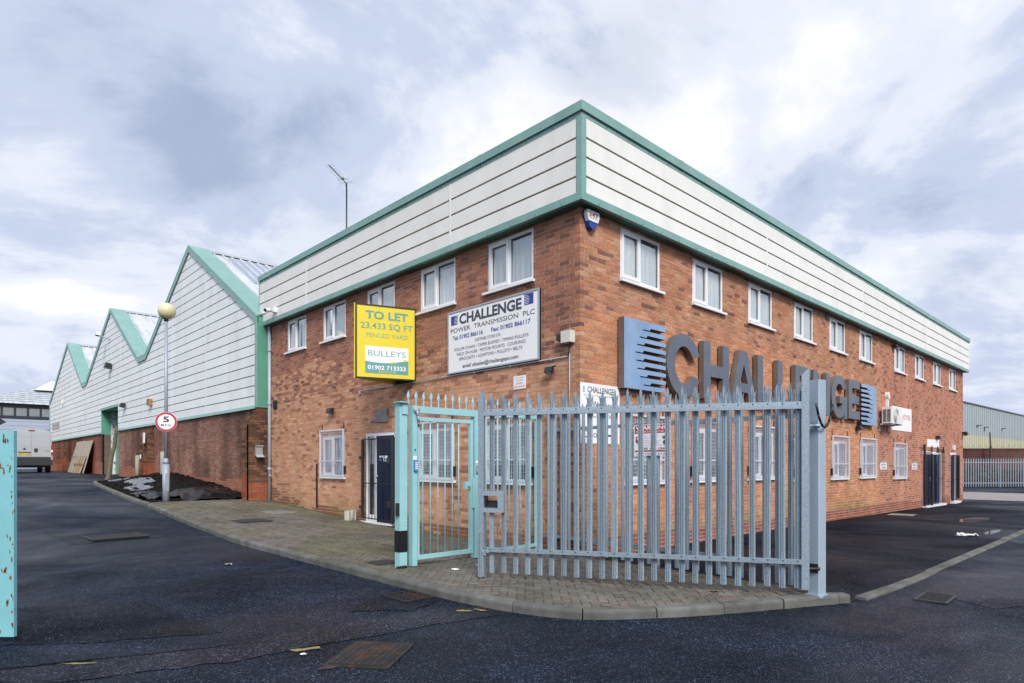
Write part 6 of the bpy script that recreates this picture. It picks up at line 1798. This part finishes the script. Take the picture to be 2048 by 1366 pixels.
def cover(name, cx, cy, w_, h, rz, material, label, off=0.0, pads=6, frame='cast_iron'):
    z = G(cx, cy) + off + .006
    t_ = thing(name, (cx, cy, z), label, 'manhole cover', 'solid covers in the ground', rz)
    lbuild(MB().box(-w_ / 2 - .04, w_ / 2 + .04, -h / 2 - .04, h / 2 + .04, -.03, .002), 'frame', frame, t_)
    lbuild(MB().box(-w_ / 2, w_ / 2, -h / 2, h / 2, -.02, .007), 'lid', material, t_)
    m_ = MB()
    if pads:
        nx_, ny_ = int(w_ / .055), int(h / .055)
        for i in range(nx_):
            for j in range(ny_):
                x = -w_ / 2 + w_ * (i + .5) / nx_; y = -h / 2 + h * (j + .5) / ny_
                a, b = (.016, .006) if (i + j) % 2 else (.006, .016)
                m_.box(x - a, x + a, y - b, y + b, .006, .0105)
        tag(lbuild(m_, 'tread_pattern', material, t_), kind='stuff')
    return t_
cover('manhole_cover', -5.0, -1.98, .6, .46, R_(38), 'rusty_iron', 'rusty square manhole cover in the road foreground', frame='rusty_iron')
cover('manhole_cover', -2.2, 7.95, .62, .62, R_(3), 'cast_iron', 'dark square manhole cover in the block paving', off=LIFT + .006)
cover('manhole_cover', -1.0, 9.35, .5, .85, R_(10), 'slab_grey', 'pale grey patch cover in the mossy paving', off=LIFT + .004, pads=0, frame='concrete')
cover('manhole_cover', 15.0, -.62, .7, .62, R_(5), 'concrete', 'pale concrete cover in the tarmac under the air conditioner', pads=0, frame='concrete')
cover('manhole_cover', -2.75, 1.45, .3, .3, R_(3), 'cast_iron', 'small dark cover behind the turquoise post', off=LIFT + .004)

# ---------------------------------------------------------------- road repairs, paint, puddles, litter
ground_poly('road_patch', wobble([(-7.3, 2.1), (-6.2, 1.62), (-5.85, 1.2), (-5.65, -.45), (-6.6, -.05), (-7.4, .5)], .03, .2, 1), 'asphalt_dark', .004)
ground_poly('road_patch', wobble([(-7.4, -.35), (-6.0, -.88), (-4.5, -.93), (-3.55, -1.1), (-3.2, -1.25), (-3.3, -1.75), (-4.2, -1.55), (-5.2, -1.45), (-5.9, -1.4), (-7.2, -.95)], .035, .18, 2), 'asphalt_old', .0045)
ground_poly('road_patch', wobble([(-5.9, 8.9), (-4.2, 8.5), (-4.1, 7.2), (-5.7, 6.9)], .03, .25, 3), 'asphalt_dark', .0042)
ground_poly('road_patch', wobble([(-4.4, -.5), (-3.9, -.1), (-3.45, -.15), (-3.4, -.75), (-3.9, -.95)], .04, .12, 4), 'asphalt_dark', .0068)
ground_poly('road_patch', wobble([(1.4, -4.4), (9.0, -4.6), (20, -4.7), (20, -9), (3.5, -6.3), (.9, -5.2)], .03, .4, 5), 'asphalt_old', .004)
for k, pts in enumerate(([(-6.92, -.55), (-6.8, -.64), (-6.7, -.72), (-6.72, -.73), (-6.84, -.65)], [(-5.45, -1.42), (-5.36, -1.46), (-5.22, -1.5), (-5.24, -1.56), (-5.34, -1.53), (-5.43, -1.5)], [(-3.55, -1.26), (-3.47, -1.30), (-3.42, -1.39), (-3.47, -1.40), (-3.54, -1.33)], [(-3.36, -1.34), (-3.30, -1.42), (-3.31, -1.52), (-3.36, -1.47)])):
    ground_poly('road_marking', wobble(pts, .01, .03, 60 + k), 'road_yellow', .0095)
for k, (x, y, a, b) in enumerate(((10.6, -3.65, .75, .10), (14.5, -2.6, 1.3, .3), (24, -3.2, 2.0, .5), (34, -3.5, 2.5, .7), (-5.35, -2.05, .16, .05))):
    pts = [(x + a * math.cos(t) * (1 + .3 * mnoise.noise((k, t, 0))), y + b * math.sin(t) * (1 + .4 * mnoise.noise((k + 9, t, 0)))) for t in [i * .3 for i in range(21)]]
    ground_poly('puddle', pts, 'water', .0185 if x > 28 else .0075)
def litter(name, x, y, s, seed, material, label, off=0.0):
    mb = MB(); n = 7; V = []
    for i in range(n):
        for j in range(n):
            a, b = i / (n - 1) - .5, j / (n - 1) - .5
            V.append((x + s * (a + .3 * mnoise.noise((a * 3, b * 3, seed))), y + s * (b + .3 * mnoise.noise((a * 3, b * 3, seed + 3))), G(x, y) + off + .012 + s * .35 * abs(mnoise.noise((a * 4, b * 4, seed + 7)))))
    mb.add(V, [(i * n + j, (i + 1) * n + j, (i + 1) * n + j + 1, i * n + j + 1) for i in range(n - 1) for j in range(n - 1)])
    return one(mb, name, material, label, 'litter', 'scraps of litter')
litter('plastic_scrap', 9.2, -3.4, .34, 1.0, 'litter_white', 'white plastic scrap lying on the dark yard')
litter('plastic_scrap', -2.35, .25, .09, 4.0, 'litter_white', 'small white scrap on the paving beside the pedestrian gate', LIFT)
litter('plastic_scrap', -5.42, -1.62, .04, 8.0, 'litter_white', 'tiny white scrap beside the rusty manhole cover')
litter('leaf_scrap', -1.0, -2.9, .10, 5.0, 'bark', 'brown scrap on the paving under the palisade gate', LIFT)
litter('leaf_scrap', -4.3, 3.3, .10, 6.0, 'timber_pale', 'small tan scrap on the road near the kerb')
# loose grit along the road edge at the rusty post, moss and weeds at the kerb
rg = random.Random(31); mb = MB()
for k in range(1500):
    if k < 260: x, y = rg.uniform(-7.4, -6.3), rg.uniform(-.2, 1.9)
    else:
        p = KC[rg.randrange(len(KC) // 3, len(KC))]; dd = abs(rg.gauss(0, .12)); t = inset(KC, 0)[0]; x, y = p[0] - dd * .8 - .01, p[1] - dd * .5
    s = rg.uniform(.003, .012); z = G(x, y) + .006
    q = [(x + rg.uniform(-s, s), y + rg.uniform(-s, s), z + rg.uniform(0, s)) for _ in range(4)]
    mb.add(q, [(0, 1, 2), (0, 1, 3), (1, 2, 3), (0, 2, 3)])
tag(mb.build('road_grit', 'kerb'), kind='stuff')
mat('moss', (.10, .12, .02), .95, var=.4, vscale=12)
rg = random.Random(32); mb = MB()
for k in range(2600):
    r = rg.random()
    if r < .35: y = rg.uniform(5.0, 12.0); x = -abs(rg.gauss(0, .05)) - .012; z = G(x, y) + LIFT
    elif r < .55: x = rg.uniform(.3, 15); y = -abs(rg.gauss(0, .05)) - .012; z = G(x, y) + .006
    elif r < .75: x = rg.uniform(.2, 2.0); y = rg.uniform(-1.0, -.1); z = G(x, y) + .006
    else: x = rg.uniform(-2.5, -.2); y = rg.uniform(-3.3, -1.5) ; z = G(x, y) + LIFT - .004; x = round((x + y) / .2) * .2 - y if rg.random() < .7 else x
    if r >= .75 and not inside(x, y, pav_poly): continue
    s = rg.uniform(.006, .022)
    q = [(x + rg.uniform(-s, s), y + rg.uniform(-s, s), z + rg.uniform(0, s * .7)) for _ in range(4)]
    mb.add(q, [(0, 1, 2), (0, 1, 3), (1, 2, 3), (0, 2, 3)])
for (x0, y0, x1, y1, n_) in ((fx0, fy0, fx1, fy1, 900), (pc[0], pc[1], pc[0] + .01, pc[1], 160), (xl, GY, xr, GY, 200), (-2.76, .95, -2.75, .95, 120)):  # moss clumps, also standing in for contact shade at fence and post feet
    for k in range(n_):
        t = rg.random(); x = x0 + (x1 - x0) * t + rg.gauss(0, .06 if n_ > 300 else .09); y = y0 + (y1 - y0) * t + rg.gauss(0, .09)
        if not inside(x, y, pav_poly): continue
        z = G(x, y) + LIFT - .002; s = rg.uniform(.005, .018)
        mb.add([(x + rg.uniform(-s, s), y + rg.uniform(-s, s), z + rg.uniform(0, s * .6)) for _ in range(4)], [(0, 1, 2), (0, 1, 3), (1, 2, 3), (0, 2, 3)])
tag(mb.build('moss', 'moss'), kind='stuff')
